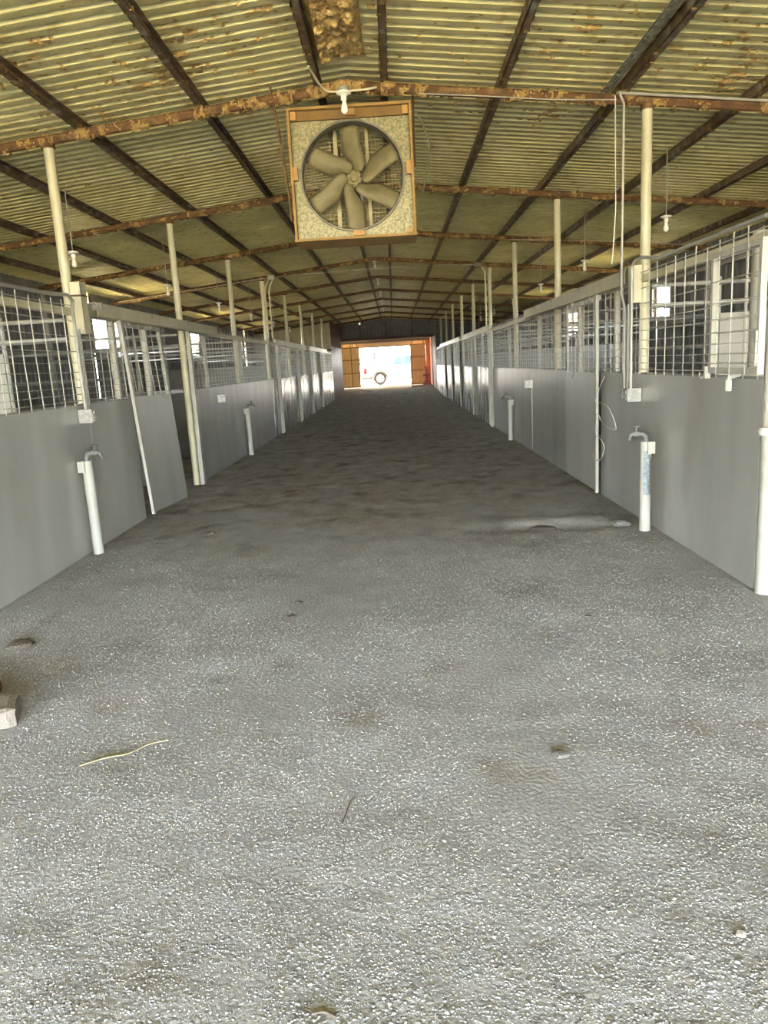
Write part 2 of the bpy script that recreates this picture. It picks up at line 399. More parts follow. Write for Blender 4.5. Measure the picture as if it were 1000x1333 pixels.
# purlins
PL = [-.55, -1.57, -2.64, -3.7, -4.75, -5.8]; PR = [.02, 1.02, 2.05, 3.14, 4.2, 5.2]
for side, lst in (('left', PL), ('right', PR)):
    for k, x in enumerate(lst):
        mb = MB(); z = zr(x)-.008; w = .055; h = .088
        
        mb.box(x-.004, x+.004, YF+.05, YE, z-h, z).box(x-.004, x+w, YF+.05, YE, z-.006, z).box(x-.004, x+w, YF+.05, YE, z-h, z-h+.006).box(x+w-.006, x+w, YF+.05, YE, z-h, z-h+.02)
        p = mb.build('roof_purlin', 'purlin', origin=(x, YF+.05, z-h), smooth=False)
        tag(p, f'rusty steel purlin under the roof sheets, {ORD[k]} one {side} of the ridge', 'purlin', f'purlins {side} of the ridge')
        if k < 4:
            per = [(x-.004, z-.01, -1, 0), (x-.004, z-.045, -1, 0), (x-.004, z-h+.01, -1, 0), (x-.004, z-h, -.7, -.7), (x+.02, z-h, 0, -1), (x+w-.01, z-h, 0, -1), (x+w, z-h, .7, -.7), (x+w, z-h+.02, 1, 0)]
            def sp(i, j, d): a, b, na, nb = per[i]; return (a+na*max(d, .001), 4.3+j*.012, b+nb*max(d, .001))
            scabs(sp, 7, 640, lambda v: .46+max(0, v.y-7)*.05, .014, k*5+(side == 'left'), MB()).build('foam_crust', 'crust', p, kind='stuff', ang=3)

# rafters: round rusty pipes, bent at the ridge
xa, xb = WL+.06, WR-.06
def rz(x): return zr(x)-.008-.088-.045
for k in range(-5, 10):
    y = F[0]+3.53*k
    pts = [(x, y, rz(x) - (.006 if abs(x-RX) < .02 else 0)) for x in (xa, -4, -2, RX-.15, RX, RX+.15, 2, 4, xb)]
    r = MB().tube(pts, .043, 10).build('roof_rafter', 'rust', origin=(RX, y, rz(RX)))
    n = k
    lab = 'rusty pipe rafter crossing just above the big square fan' if k == 0 else (f'rusty pipe rafter crossing the barn, {ORD[k-1]} one behind the big fan' if k > 0 else f'rusty pipe rafter over the open entrance, {ORD[-k-1]} one before the fan')
    tag(r, lab, 'rafter', 'roof rafters')
    if k > 3: continue
    st = .014 if k < 1 else .03
    def sr(i, j, d):
        x = xa+.3+j*st; a = 2.3+i*.26; r = .0435+max(d, .001); return (x, y+r*math.cos(a), rz(x)+r*math.sin(a))
    scabs(sr, 15, int((xb-xa-.6)/st), (lambda v: .30-.55*max(0, 1-abs(v.x-RX+.2)/1.1)) if k == 0 else .30, .024 if k == 0 else .02, k*7+2, MB()).build('foam_crust', 'crust', r, kind='stuff', ang=3)

# the thick strip of foam still hanging along the ridge
mb = MB(); nxx, nyy = 70, 420; x0, x1, y0, y1 = -.495, -.11, 2.6, 6.60
for j in range(nyy+1):
    for i in range(nxx+1):
        u, v = i/nxx, j/nyy; x = x0+(x1-x0)*u; y = y0+(y1-y0)*v
        x += .05*noise.noise(Vector((y*2.5, 0, 9)))*u+.03*noise.noise(Vector((y*14, 2, 9)))*u
        e = min(u, 1-u)*8; e2 = (1-v)*30; e = min(1, e, e2)
        z = zr(x)-.004-e*(.05+.045*noise.noise(Vector((x*3, y*3, 1)))+.04*noise.noise(Vector((x*13, y*16, 4)))+.030*noise.noise(Vector((x*26, y*40, 8)))+.012*noise.noise(Vector((x*70, y*90, 2))))
        mb.v.append((x, y, z))
for j in range(nyy):
    for i in range(nxx): a = j*(nxx+1)+i; mb.f.append((a, a+nxx+1, a+nxx+2, a+1))
b0 = len(mb.v)
mb.v += [(x0, y0, zr(x0)), (x1, y0, zr(x1)), (x1, y1, zr(x1)), (x0, y1, zr(x0))]; mb.f.append((b0, b0+1, b0+2, b0+3))
o = mb.build('foam_strip', 'foam', origin=((x0+x1)/2, y1, 3.98), ang=3)
tag(o, 'thick crumbling brown strip of spray foam along the roof ridge before the fan', 'foam')

# slotted strut channel beside the right purlin
mb = MB(); sx = 1.93; y0, y1 = 2.5, 7.0
z = zr(sx)-.10
mb.box(sx-.055, sx-.040, y0, y1, z, z+.004).box(sx-.012, sx+.02, y0, y1, z, z+.004).box(sx+.016, sx+.02, y0, y1, z, z+.07)
y = y0
while y < y1-.03: mb.box(sx-.040, sx-.012, y, y+.05, z, z+.004); y += .11
o = mb.build('strut_channel', 'strut', origin=(sx, y0, z), smooth=False); tag(o, 'slotted steel strut channel running along the right roof purlin before the fan rafter', 'channel')

# ------------------------------------------------------------------ outer walls
WINL = [(16.28, 17.42), (24.08, 25.5), (31.0, 32.2)]; WINR = [(16.0, 17.07), (23.6, 24.7)]; WZ = (2.15, 2.86)
def wall_side(name, X, out, wins):
    w = thing(name, (X, 20, 0), kind='structure'); sw = .9; y = YF+3.6; protos = {}
    while y < YE-.1:
        y2 = min(y+sw, YE); hit = [q for q in wins if q[0] < y2 and q[1] > y]
        key = (round(y2-y, 3), bool(hit))
        top = zr(X)+.012
        if not hit and key in protos:
            s = protos[key].copy(); COL.objects.link(s); s.parent = w; s.location = Vector((X, y, 0))-Vector(w.location)
        else:
            cuts = sorted({y, y2, *[c for q in hit for c in q if y < c < y2]}); mb = MB()
            for a, b in zip(cuts, cuts[1:]):
                inw = any(q[0] <= a+1e-4 and q[1] >= b-1e-4 for q in hit)
                prof = [a]; c = a
                while c < b-1e-4:
                    for d in (.09, .12, .15, .18):
                        if c+d < b: prof.append(c+d)
                    c += .18
                prof = sorted({round(t, 4) for t in prof+[b]})
                dep = lambda t: (.02 if .11 < ((t-a) % .18) < .16 else 0)*out
                for p, q in zip(prof, prof[1:]):
                    for za, zb in (((-.06, WZ[0]), (WZ[1], top)) if inw else ((-.06, top),)):
                        mb.quad((X+dep(p), p, za), (X+dep(q), q, za), (X+dep(q), q, zb), (X+dep(p), p, zb))
            s = mb.build('wall_sheet', 'wall', w, origin=(X, y, 0), smooth=False)
            if not hit: protos[key] = s
        y = y2
    for z in (.9, 1.55, 2.06, 2.94):
        MB().box(X-out*.07, X-out*.002, YF+3.7, YE-.05, z-.035, z+.035).build('wall_girt', 'girt', w)
    for k in range(10):
        y = F[k]; MB().box(X-out*.14, X-out*.075, y-.04, y+.04, -.05, zr(X)-.19).build('wall_post', 'girt', w)
    return w
wall_side('wall_left', WL, -1, WINL); wall_side('wall_right', WR, 1, WINR)
n = 0
for X, out, wins in ((WL, -1, WINL), (WR, 1, WINR)):
    for a, b in wins:
        n += 1; w = thing(f'window_{n}', (X, (a+b)/2, WZ[0]), kind='structure'); t = .035
        mb = MB()
        mb.box(X-.03, X+.04, a-t, a+.01, WZ[0]-t, WZ[1]+t).box(X-.03, X+.04, b-.01, b+t, WZ[0]-t, WZ[1]+t).box(X-.03, X+.04, a, b, WZ[0]-t, WZ[0]+.01).box(X-.03, X+.04, a, b, WZ[1]-.01, WZ[1]+t)
        mb.build('window_frame', 'girt', w)
        MB().box(X-.012, X+.012, a, b, 2.36, 2.385).build('window_bar', 'girt', w)
        yy = b if out < 0 else b
        MB().box(X+out*.03, X+out*.05, b-.14, b+.02, WZ[0], WZ[1]).build('window_shutter', 'red', w)
# ------------------------------------------------------------------ end wall, doorway, porch
DX0, DX1, DZ = -2.9, 2.2, 2.93
wb = thing('wall_back', (0, YE, 0), kind='structure')
def vsheet(p, q, z0, z1a, z1b, m, parent, name='wall_sheet', rib=.02, pitch=.2):
    """ribbed upright sheet between two ground points"""
    p = Vector(p); q = Vector(q); d = q-p; L = d.length; d.normalize(); nrm = Vector((d.y, -d.x)); ts = [0]; t = 0
    while t < L-.001:
        for c in (.6, .7, .88, .98):
            if t+c*pitch < L: ts.append(t+c*pitch)
        t += pitch
    ts.append(L); mb = MB()
    dp = lambda t: rib if .65 < (t % pitch)/pitch < .93 else 0
    for a, b in zip(ts, ts[1:]):
        A = p+d*a+nrm*dp(a); B = p+d*b+nrm*dp(b); za = z1a+(z1b-z1a)*a/L; zb_ = z1a+(z1b-z1a)*b/L
        mb.quad((A.x, A.y, z0), (B.x, B.y, z0), (B.x, B.y, zb_), (A.x, A.y, za))
    return mb.build(name, m, parent, origin=(p.x, p.y, z0), smooth=False)
xsplit = [WL, -5.5, -4.2, DX0]
for a, b in zip(xsplit, xsplit[1:]): vsheet((a, YE), (b, YE), 0, zr(a)+.02, zr(b)+.02, 'wall', wb)
for a, b in zip([DX1, 3.4, 4.6], [3.4, 4.6, WR]): vsheet((a, YE), (b, YE), 0, zr(a)+.02, zr(b)+.02, 'wall', wb)
gx = [DX0, -1.75, -.3, 1.15, DX1]
for a, b in zip(gx, gx[1:]):
    vsheet((a, YE), (b, YE), DZ, zr(a)+.02, zr(b)+.02, 'wall', wb)
for x in gx[1:-1]: MB().box(x-.04, x+.04, YE-.09, YE-.03, DZ+.1, zr(x)-.12).build('gable_stud', 'brown', wb)
MB().box(DX0-.12, DX1+.12, YE-.16, YE-.03, DZ-.06, DZ+.1).build('door_header', 'brown', wb)
MB().box(DX0-.10, DX0+.03, YE-.14, YE-.01, .1, DZ-.06).build('door_jamb', 'brown', wb)
MB().box(DX1-.03, DX1+.10, YE-.14, YE-.01, .1, DZ-.06).build('door_jamb', 'brown', wb)
# porch side walls beyond the doorway
wp = thing('wall_porch', (2.2, 43.5, .2), kind='structure')
vsheet((2.2, 45.0), (2.2, YE), .15, 2.9, 2.9, 'red', wp, rib=-.015); vsheet((-3.2, YE), (-3.2, 45.0), .15, 2.9, 2.9, 'wall_tan', wp, rib=-.015)
for x in (-3.2, 2.2): MB().box(x-.05, x+.05, 44.9, 45.0, .15, 2.9).build('porch_post', 'brown', wp)
MB().box(-3.25, 2.25, 44.88, 44.96, 2.80, 2.95).build('door_track', 'brown', wp)
MB().box(-3.25, 2.25, 45.0, 45.04, 2.52, 3.40).build('lit_strip_board', 'orange', wp)  # added board, its orange stands in for the sunlit strip of ceiling
# added roof past the far end, unseen, shades the truck and aisle end
pc = thing('ceiling_shade_roof', (0, 46, 3.3), kind='structure')
CPZ = lambda y: 3.62-.03*(y-YE)
for a in np.arange(-14.28, 13.4, .84):
    mb = MB(); prof = []
    for q in range(6): prof += [(q*.14, 0), (q*.14+.075, 0), (q*.14+.09, .02), (q*.14+.125, .02)]
    prof = [(a+p, h) for p, h in prof]+[(a+.84, 0)]
    for (p, h), (p2, h2) in zip(prof, prof[1:]): mb.quad((p, YE+.03, CPZ(YE)+h), (p2, YE+.03, CPZ(YE)+h2), (p2, 54, CPZ(54)+h2), (p, 54, CPZ(54)+h))
    mb.build('roof_sheet', 'roof', pc, smooth=False)
for y in (44, 47.5, 51.2, 53.7): MB().box(-14.2, 13.2, y-.04, y+.04, CPZ(y)-.10, CPZ(y)-.005).build('rafter', 'brown', pc)
for x in (-14, 13): MB().box(x-.05, x+.05, 53.65, 53.75, .2, CPZ(53.7)-.1).build('shade_roof_post', 'brown', pc)
# sliding door leaves
MB().box(1.96, 2.19, 44.86, 44.9, .2, 2.8).build('jamb_board', 'red', wp)
def leaf(name, x0, x1, y):
    d = thing(name, ((x0+x1)/2, y, .23), kind='structure'); n = 2 if x1-x0 > .6 else 1
    w = (x1-x0)/n
    for i in range(n): vsheet((x0+i*w, y), (x0+(i+1)*w, y), .24, 2.62, 2.62, 'orange', d, 'door_sheet', rib=.018, pitch=.15)
    for z in (.28, 1.08, 1.86, 2.58): MB().box(x0, x1, y-.05, y-.022, z-.025, z+.025).build('door_rail', 'wood', d)
    for x in (x0, x1-.05): MB().box(x, x+.05, y-.052, y-.021, .24, 2.62).build('door_stile', 'wood', d)
    for x in (x0+.1, x1-.14): MB().box(x, x+.04, y-.03, y-.02, 2.62, 2.84).build('door_hanger', 'dark_metal', d)
leaf('door_1', -3.08, -2.38, 44.8); leaf('door_2', -2.5, -1.98, 44.68); leaf('door_3', 1.03, 1.95, 44.75)
o = MB().box(1.0, 2.3, YE+.15, 44.3, .1, .235).build('concrete_slab', 'concrete', origin=(1.65, 43.2, .1)); tag(o, 'pale concrete slab under the red stand by the far doorway', 'slab')
# red stand
t = thing('equipment_stand', (1.9, 43.3, .235), 'small dark red metal stand beside the far right sliding door', 'stand')
mb = MB(); z0 = .235
for a, b in (((1.66, 43.1), (2.14, 43.1)), ((1.66, 43.5), (2.14, 43.5)), ((1.9, 43.1), (1.9, 43.5))): mb.beam((*a, z0+.03), (*b, z0+.03), .06, .06)
mb.build('base', 'maroon', t); MB().beam((1.9, 43.3, z0+.06), (1.9, 43.3, 1.25), .07, .07, (0, 1, 0)).build('upright', 'maroon', t)
MB().box(1.70, 2.1, 43.16, 43.44, .74, .84).build('seat', 'maroon', t); MB().box(1.74, 2.06, 43.2, 43.4, .40, .46).build('shelf', 'maroon', t)
for a in (-.17, .17): MB().beam((1.9+a, 43.3, z0+.06), (1.9+a*.3, 43.3, .74), .04, .04, (0, 1, 0)).build('brace', 'maroon', t)
MB().tube([(1.78, 43.3, 1.22), (2.02, 43.3, 1.22)], .02).build('handle', 'maroon', t)

# tack room box at the far left end of the aisle
wt = thing('wall_tack_room', (XL, F[8], 0), kind='structure')
for a, b in zip((WL+.02, -5.2, -4.0), (-5.2, -4.0, XL)):
    vsheet((a, F[8]+.06), (b, F[8]+.06), 0, zr(a)-.1, zr(b)-.1, 'wall_tan', wt)
vsheet((XL, F[8]+.06), (XL, YE-.2), 2.5, zr(XL)-.1, zr(XL)-.1, 'brown', wt, pitch=.3)
vsheet((XL, F[8]+.06), (XL, YE-.2), 0, 2.5, 2.5, 'wall_shiny', wt, pitch=.3)
MB().box(WL+.1, XL+.02, F[8]+.0, F[8]+.055, 2.28, 2.36).build('wall_rail', 'brown', wt)
wr_ = thing('wall_right_end', (XR, F[9], 0), kind='structure')
vsheet((XR, YE-.2), (XR, F[9]+.1), 0.05, 2.85, 2.85, 'wall_shiny', wr_, pitch=.3)

# ------------------------------------------------------------------ stall fronts
HZ = [1.375, 1.432, 1.492, 1.558, 1.628, 1.710, 1.812, 1.946, 2.078, 2.215]
def wires(X, y0, y1, z0=1.33, z1=2.24, r=.0042, step=.2, jit=.006, hz=HZ, ystart=None):
    mb = MB(); y = (ystart if ystart is not None else y0+.06)
    while y < y1-.02:
        b = random.uniform(-jit, jit)
        if y > y0: mb.tube([(X, y+random.uniform(-.004, .004), z0-.02), (X+b, y+b, (z0+z1)/2), (X, y+random.uniform(-.004, .004), z1+random.uniform(-.02, .03))], r, 4, False)
        y += step
    for z in hz:
        if not z0 < z < z1+.02: continue
        n = max(2, int((y1-y0)/.8)+1)
        mb.tube([(X+random.uniform(-.003, .003)+.007*(1 if X < 0 else -1), y0+(y1-y0)*i/(n-1), z+(random.uniform(-jit, jit) if 0 < i < n-1 else 0)) for i in range(n)], r, 4, False)
    return mb
def wavy(X, y0, y1, z0, z1, inner, amp=.004, th=.012, seed=0):
    """upright sheet with the slight buckles of thin metal, aisle side at X"""
    mb = MB(); ny = max(4, int((y1-y0)/.06)); nz = 7
    for side in (0, 1):
        for j in range(nz+1):
            for i in range(ny+1):
                y = y0+(y1-y0)*i/ny; z = z0+(z1-z0)*j/nz
                d = amp*(noise.noise(Vector((y*2.6, z*.6, seed)))+.55*noise.noise(Vector((y*6.5, z*.8, seed+4)))+.2*noise.noise(Vector((y*14, z*1.2, seed+8))))*(.35+.65*z/1.3)
                mb.v.append((X+d+inner*(th if side else 0), y, z))
    w = ny+1; N = w*(nz+1)
    for side in (0, 1):
        for j in range(nz):
            for i in range(ny):
                a = side*N+j*w+i; q = (a, a+1, a+w+1, a+w); mb.f.append(q if (side == 0) == (inner > 0) else q[::-1])
    for i in range(ny):
        mb.f.append((i, i+1, N+i+1, N+i)); a = nz*w+i; mb.f.append((a, N+a, N+a+1, a+1))
    for j in range(nz):
        a = j*w; mb.f.append((a, N+a, N+a+w, a+w)); a += ny; mb.f.append((a, a+w, N+a+w, N+a))
    return mb
def front(side, y0, y1, seams, label, near=False, bare=False, rail=True):
    X = XL if side < 0 else XR; t = thing('stall_front', (X, (y0+y1)/2, ground_z((y0+y1)/2)), label, 'stall front', 'fixed stall fronts along the aisle')
    cuts = [y0, *seams, y1]; gz = ground_z(y0)
    for i, (a, b) in enumerate(zip(cuts, cuts[1:])):
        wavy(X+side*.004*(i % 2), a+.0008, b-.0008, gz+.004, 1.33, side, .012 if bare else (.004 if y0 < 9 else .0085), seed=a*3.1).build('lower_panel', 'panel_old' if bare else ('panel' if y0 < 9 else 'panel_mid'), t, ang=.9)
    MB().box(X+side*.012, X+side*.045, y0, y1, 1.30, 1.345).build('mid_rail', 'girt', t)
    r = .0045 if y0 < 9 else .0042
    wires(X+side*.006, y0+.01, y1-.01, r=r, ystart=(5.41-.8 if near and side < 0 else None)).build('wire_mesh', 'wire', t)
    if rail: MB().box(X+side*.012, X+side*.072, y0, y1, 2.135, 2.195).build('top_rail', 'post', t)
    return t
def jamb(side, y, z1, label, w=.07, d=.05, off=0):
    X = (XL if side < 0 else XR)-side*.012
    o = MB().box(min(X, X-side*d)+off, max(X, X-side*d)+off, y-w/2, y+w/2, ground_z(y)+.002, z1).build('door_jamb', 'white', origin=(X, y, ground_z(y)))
    tag(o, label, 'door jamb', 'white door jambs'); return o
def door(side, y0, y1, label, kick=0.0, tilt=0.0, bare=False, mesh=True):
    """sliding stall door hung from the track on the aisle side"""
    X = (XL if side < 0 else XR)-side*.055; g = ground_z(y0)
    t = thing('stall_door', (X, (y0+y1)/2, g+.03), label, 'stall door', 'sliding stall doors')
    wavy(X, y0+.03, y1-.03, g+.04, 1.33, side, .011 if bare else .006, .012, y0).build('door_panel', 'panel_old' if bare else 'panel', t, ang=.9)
    wires(X+side*.004, y0+.03, y1-.03, r=.0045 if y0 < 12 else .0042, z1=2.12, ystart=y0+.22).build('wire_mesh', 'wire', t)
    MB().box(min(X, X-side*.03), max(X, X-side*.03), y0-.005, y0+.055, g+.035, 2.133).build('stile', 'white', t)
    MB().box(min(X+side*.014, X+side*.04), max(X+side*.014, X+side*.04), y1-.05, y1, g+.04, 2.133).build('stile', 'white', t)
    MB().box(min(X+side*.014, X+side*.04), max(X+side*.014, X+side*.04), y0+.05, y1-.05, 2.08, 2.13).build('top_bar', 'white', t)
    for f in (.25, .75):
        y = y0+(y1-y0)*f; MB().box(X-.012, X+.012, y-.02, y+.02, 2.10, 2.134).build('hanger', 'conduit', t)
    yh = y0+(y1-y0)*.62; c = X-side*.012
    MB().tube([(c, yh, 1.34), (c-side*.02, yh, 1.31), (c-side*.035, yh, 1.28), (c-side*.03, yh+.025, 1.262), (c-side*.02, yh+.04, 1.28)], .005, 6).build('hook', 'white', t)
    if kick or tilt:
        # hangs crooked: the foot is kicked out into the aisle
        for ch in t.children:
            me = ch.data; ox = Vector(ch.location)
            for v in me.vertices:
                zz = (2.15-(v.co.z+ox.z+t.location.z))/2.1; yy = (v.co.y+ox.y)/(y1-y0)+.5
                v.co.x += -side*kick*max(0, zz); v.co.z += tilt*(1-yy)*max(0, zz)
    return t
def track(side, y0, y1, label):
    X = (XL if side < 0 else XR)-side*.06
    t = thing('door_track', (X, (y0+y1)/2, 2.12), label, 'door track', 'sliding door tracks')
    mb = MB(); mb.box(X-.04, X+.04, y0, y1, 2.255, 2.262).box(X-.04, X-.036, y0, y1, 2.135, 2.255).box(X+.036, X+.04, y0, y1, 2.135, 2.255)
    mb.box(X-.036, X-.014, y0, y1, 2.135, 2.139).box(X+.014, X+.036, y0, y1, 2.135, 2.139); mb.build('rail', 'post', t, smooth=False)
    y = y0+.12
    while y < y1: MB().box(X-.045, X+.045, y-.025, y+.025, 2.20, 2.268).build('track_bracket', 'conduit', t); y += 1.5
    return t
# left side -------------------------------------------------------------
front(-1, 4.25, F[0]-.02, [], 'left stall front nearest the entrance, grey panel and wire mesh before the first outlet', True)
front(-1, F[0]-.02, 8.05, [], 'narrow left stall front between the first outlet and the crooked open door')
door(-1, 7.74, 9.16, 'crooked grey stall door at left with its foot kicked out into the aisle', .12, .07)
front(-1, 10.46, 11.9, [], 'left stall front just past the dark open doorway, up to the second outlet')
front(-1, 11.9, F[3]-.02, [14.6], 'long left stall front behind the second white water pipe')
front(-1, F[3]-.02, 18.3, [], 'narrow left stall front beside the post carrying bent conduits', bare=True)
door(-1, 18.3, 19.8, 'shiny left stall door just past the post carrying bent conduits', bare=True)
front(-1, 19.85, 22.1, [F[4]], 'shiny left stall front past the second closed door', bare=True)
door(-1, 22.1, 23.5, 'second shiny left stall door past the bent conduits', bare=True)
front(-1, 23.55, 25.4, [F[5]], 'shiny left stall front after the fifth left post', bare=True)
door(-1, 25.4, 26.8, 'third shiny left stall door past the bent conduits', bare=True)
front(-1, 26.85, 28.9, [F[6]], 'shiny left stall front second from the far end', bare=True)
door(-1, 28.9, 30.3, 'farthest shiny stall door on the left', bare=True)
front(-1, 30.35, F[8], [F[7], 33.4], 'farthest left stall front beside the tack room wall', bare=True)
jamb(-1, 10.44, 2.2, 'white jamb at the far side of the dark open left doorway', .09, .05)
jamb(-1, 18.26, 2.2, 'white jamb on the left past the bent conduits', .06)
jamb(-1, 22.05, 2.2, 'white jamb on the left at the second shiny door', .06)
track(-1, 7.12, 11.95, 'long box track over the crooked left stall door'); track(-1, 17.9, 24.0, 'left door track over the first shiny doors'); track(-1, 25.0, 31.6, 'left door track nearest the far end')
# right side ------------------------------------------------------------
front(1, 4.57, F[0]+.02, [], 'right stall front nearest the entrance, behind the small swung mesh gate', True)
front(1, F[0]+.02, 8.1, [], 'narrow right stall front between the big post and the loop of cord')
door(1, 8.0, 9.55, 'grey right stall door with a loop of pale cord on its white edge')
front(1, 9.58, 12.2, [10.95], 'right stall front around the second right post, with a seam in its panel')
front(1, 12.2, 16.9, [14.4], 'long right stall front behind the second right water pipe')
door(1, 17.0, 18.5, 'first shiny stall door on the right', bare=True)
front(1, 18.55, 20.5, [19.7], 'shiny right stall front after the first shiny door', bare=True)
door(1, 20.6, 22.0, 'second shiny stall door on the right', bare=True)
front(1, 22.05, 24.4, [23.2], 'shiny right stall front after the second shiny door', bare=True)
door(1, 24.5, 25.9, 'third shiny stall door on the right', bare=True)
front(1, 25.95, 28.0, [27.0], 'shiny right stall front after the third shiny door', bare=True)
door(1, 28.1, 29.5, 'fourth shiny stall door on the right', bare=True)
front(1, 29.55, 31.5, [30.5], 'shiny right stall front after the fourth shiny door', bare=True)
door(1, 31.6, 33.0, 'farthest shiny stall door on the right', bare=True)
front(1, 33.05, F[9]+.05, [F[8], 36.9], 'farthest right stall front beside the pale end wall', bare=True)
jamb(1, 16.95, 2.2, 'white jamb on the right where the shiny panels begin', .06)
track(1, 6.98, 12.25, 'long box track over the grey right stall door'); track(1, 16.6, 23.0, 'right door track over the first shiny doors'); track(1, 24.0, 34.0, 'right door track nearest the far end')

# ------------------------------------------------------------------ posts
def post(side, k):
    X = (XL-.05 if side < 0 else XR+.05); y = F[k]; g = ground_z(y); zt = rz(X)-.04
    sd = 'left' if side < 0 else 'right'
    extra = {(-1, 0): ' beside the first outlet', (1, 0): ' beside the big conduits and outlet', (-1, 3): ' with two bent conduits'}.get((side, k), '')
    t = thing('roof_post', (X, y, g), f'cream roof post on the {sd}, {ORD[k]} from the entrance{extra}', 'post', 'roof posts along the aisle')
    MB().tube([(X, y, g+.002), (X, y, zt)], .045, 14).build('shaft', 'post', t)
    MB().tube([(X, y, zt-.03), (X, y, zt+.012)], .056, 14).build('collar', 'rust', t)
    return t
for k in range(8): post(-1, k)
for k in range(9): post(1, k)
# square sleeve on the first left post, hung on the aisle face
t = thing('post_sleeve', (XL-.0, F[0], 1.96), 'square cream steel sleeve on the first left post above the outlet conduits', 'sleeve')
X = XL+.04; mb = MB(); mb.box(X-.05, X-.045, F[0]-.06, F[0]+.07, 1.97, 2.42).box(X+.045, X+.05, F[0]-.06, F[0]+.07, 1.97, 2.42).box(X-.05, X+.05, F[0]-.06, F[0]-.055, 1.97, 2.42).box(X-.05, X+.05, F[0]+.065, F[0]+.07, 1.97, 2.42).build('square_tube', 'post', t)
MB().tube([(X-.05, F[0]-.07, 2.30), (X+.055, F[0]-.07, 2.30), (X+.055, F[0]+.08, 2.30), (X-.05, F[0]+.08, 2.30)], .008, 6).build('wire_tie', 'rust', t)
t = thing('post_sleeve', (XR, F[0], 1.95), 'square cream steel sleeve on the first right post at the end of the door track', 'sleeve')
X = XR-.03; MB().box(X-.05, X+.035, F[0]-.055, F[0]+.055, 1.96, 2.28).build('square_tube', 'post', t)
MB().box(X-.056, X+.04, F[0]+.058, F[0]+.12, 2.13, 2.27).build('end_stop', 'dark_metal', t)
# thick white corner pole at the right edge
t = thing('corner_pole', (2.27, 4.5, 0), 'thick white painted pole at the right edge of the entrance', 'pole')
MB().tube([(2.27, 4.5, -.0), (2.27, 4.5, 2.05), (2.27, 4.5, zr(2.27)-.1)], .058, 18).build('shaft', 'white', t)
MB().lathe([(.018, 0), (.03, .01), (.034, .03), (.022, .05)], (2.20, 4.46, 1.0), 'z', 12).build('knob', 'white', t)
MB().tube([(2.23, 4.49, 1.02), (2.19, 4.46, 1.02)], .014, 8).build('latch_bolt', 'white', t)
t = thing('corner_pole', (-2.95, 4.15, 0), 'thick white painted pole at the left edge of the entrance', 'pole')
MB().tube([(-2.95, 4.15, 0), (-2.95, 4.15, zr(-2.95)-.1)], .058, 18).build('shaft', 'white', t)
# inner posts seen through the mesh
def inner_post(side, y, label, r=.036):
    X = (XL-.125 if side < 0 else XR+.125)
    o = MB().tube([(X, y, ground_z(y)), (X, y, 2.24)], r, 12).build('fence_post', 'white', origin=(X, y, ground_z(y))); tag(o, label, 'post', 'fence posts behind the mesh')
inner_post(1, 4.93, 'white round fence post behind the small swung mesh gate', .045)
inner_post(1, 7.95, 'white round fence post behind the mesh beside the right cord loop')
inner_post(1, 9.5, 'white round fence post behind the grey right stall door')
inner_post(1, 12.1, 'white round fence post behind the mesh at the end of the right track')
inner_post(-1, 8.0, 'white round fence post behind the mesh beside the crooked left door', .04)
inner_post(-1, 9.05, 'white round fence post at the edge of the dark left doorway', .04)
inner_post(-1, 11.85, 'white round fence post behind the mesh above the second left outlet')
inner_post(-1, 14.7, 'white round fence post behind the mesh past the second left water pipe')
inner_post(1, 15.2, 'white round fence post behind the mesh past the second right water pipe')

# small mesh gate swung against the right stall front
t = thing('mesh_gate', (2.1, 4.7, 1.36), 'small square-framed wire mesh gate swung open against the right stall front', 'gate')
X = 2.12; y0, y1, z0, z1 = 4.37, 5.05, 1.37, 2.13; w = .036
MB().box(X-w/2, X+w/2, y0, y1, z0, z0+w).build('bottom_bar', 'white', t); MB().box(X-w/2, X+w/2, y0, y1, z1-w, z1).build('top_bar', 'white', t)
MB().box(X-w/2, X+w/2, y0, y0+w, z0+w, z1-w).build('side_bar', 'white', t); MB().box(X-w/2, X+w/2, y1-w, y1, z0+w, z1-w).build('side_bar', 'white', t)
wires(X-.02, y0, y1, z0+.02, z1-.02, .0042, .2, .004, ystart=y0+.16).build('wire_mesh', 'wire', t)
MB().tube([(X-.01, y1+.03, 1.335), (X-.01, y1+.03, 1.415)], .022, 10).build('hinge_barrel', 'pvc', t)
MB().tube([(X-.005, 4.77, 1.26), (X-.005, 4.77, 1.33)], .022, 10).build('hinge_barrel', 'pvc', t)
MB().tube([(X+.08, 4.80, 1.36), (X, 4.77, 1.345), (X-.005, 4.77, 1.31)], .015, 8).build('hinge_arm', 'white', t)
MB().box(X-.03, X-.018, y0+.01, y0+.03, 1.42, 1.62).build('latch', 'white', t)
MB().tube([(X, y1+.07, 1.36), (X-.02, y1+.10, 1.335), (X-.02, y1+.14, 1.345), (X-.01, y1+.15, 1.37)], .006, 6).build('hook', 'white', t)

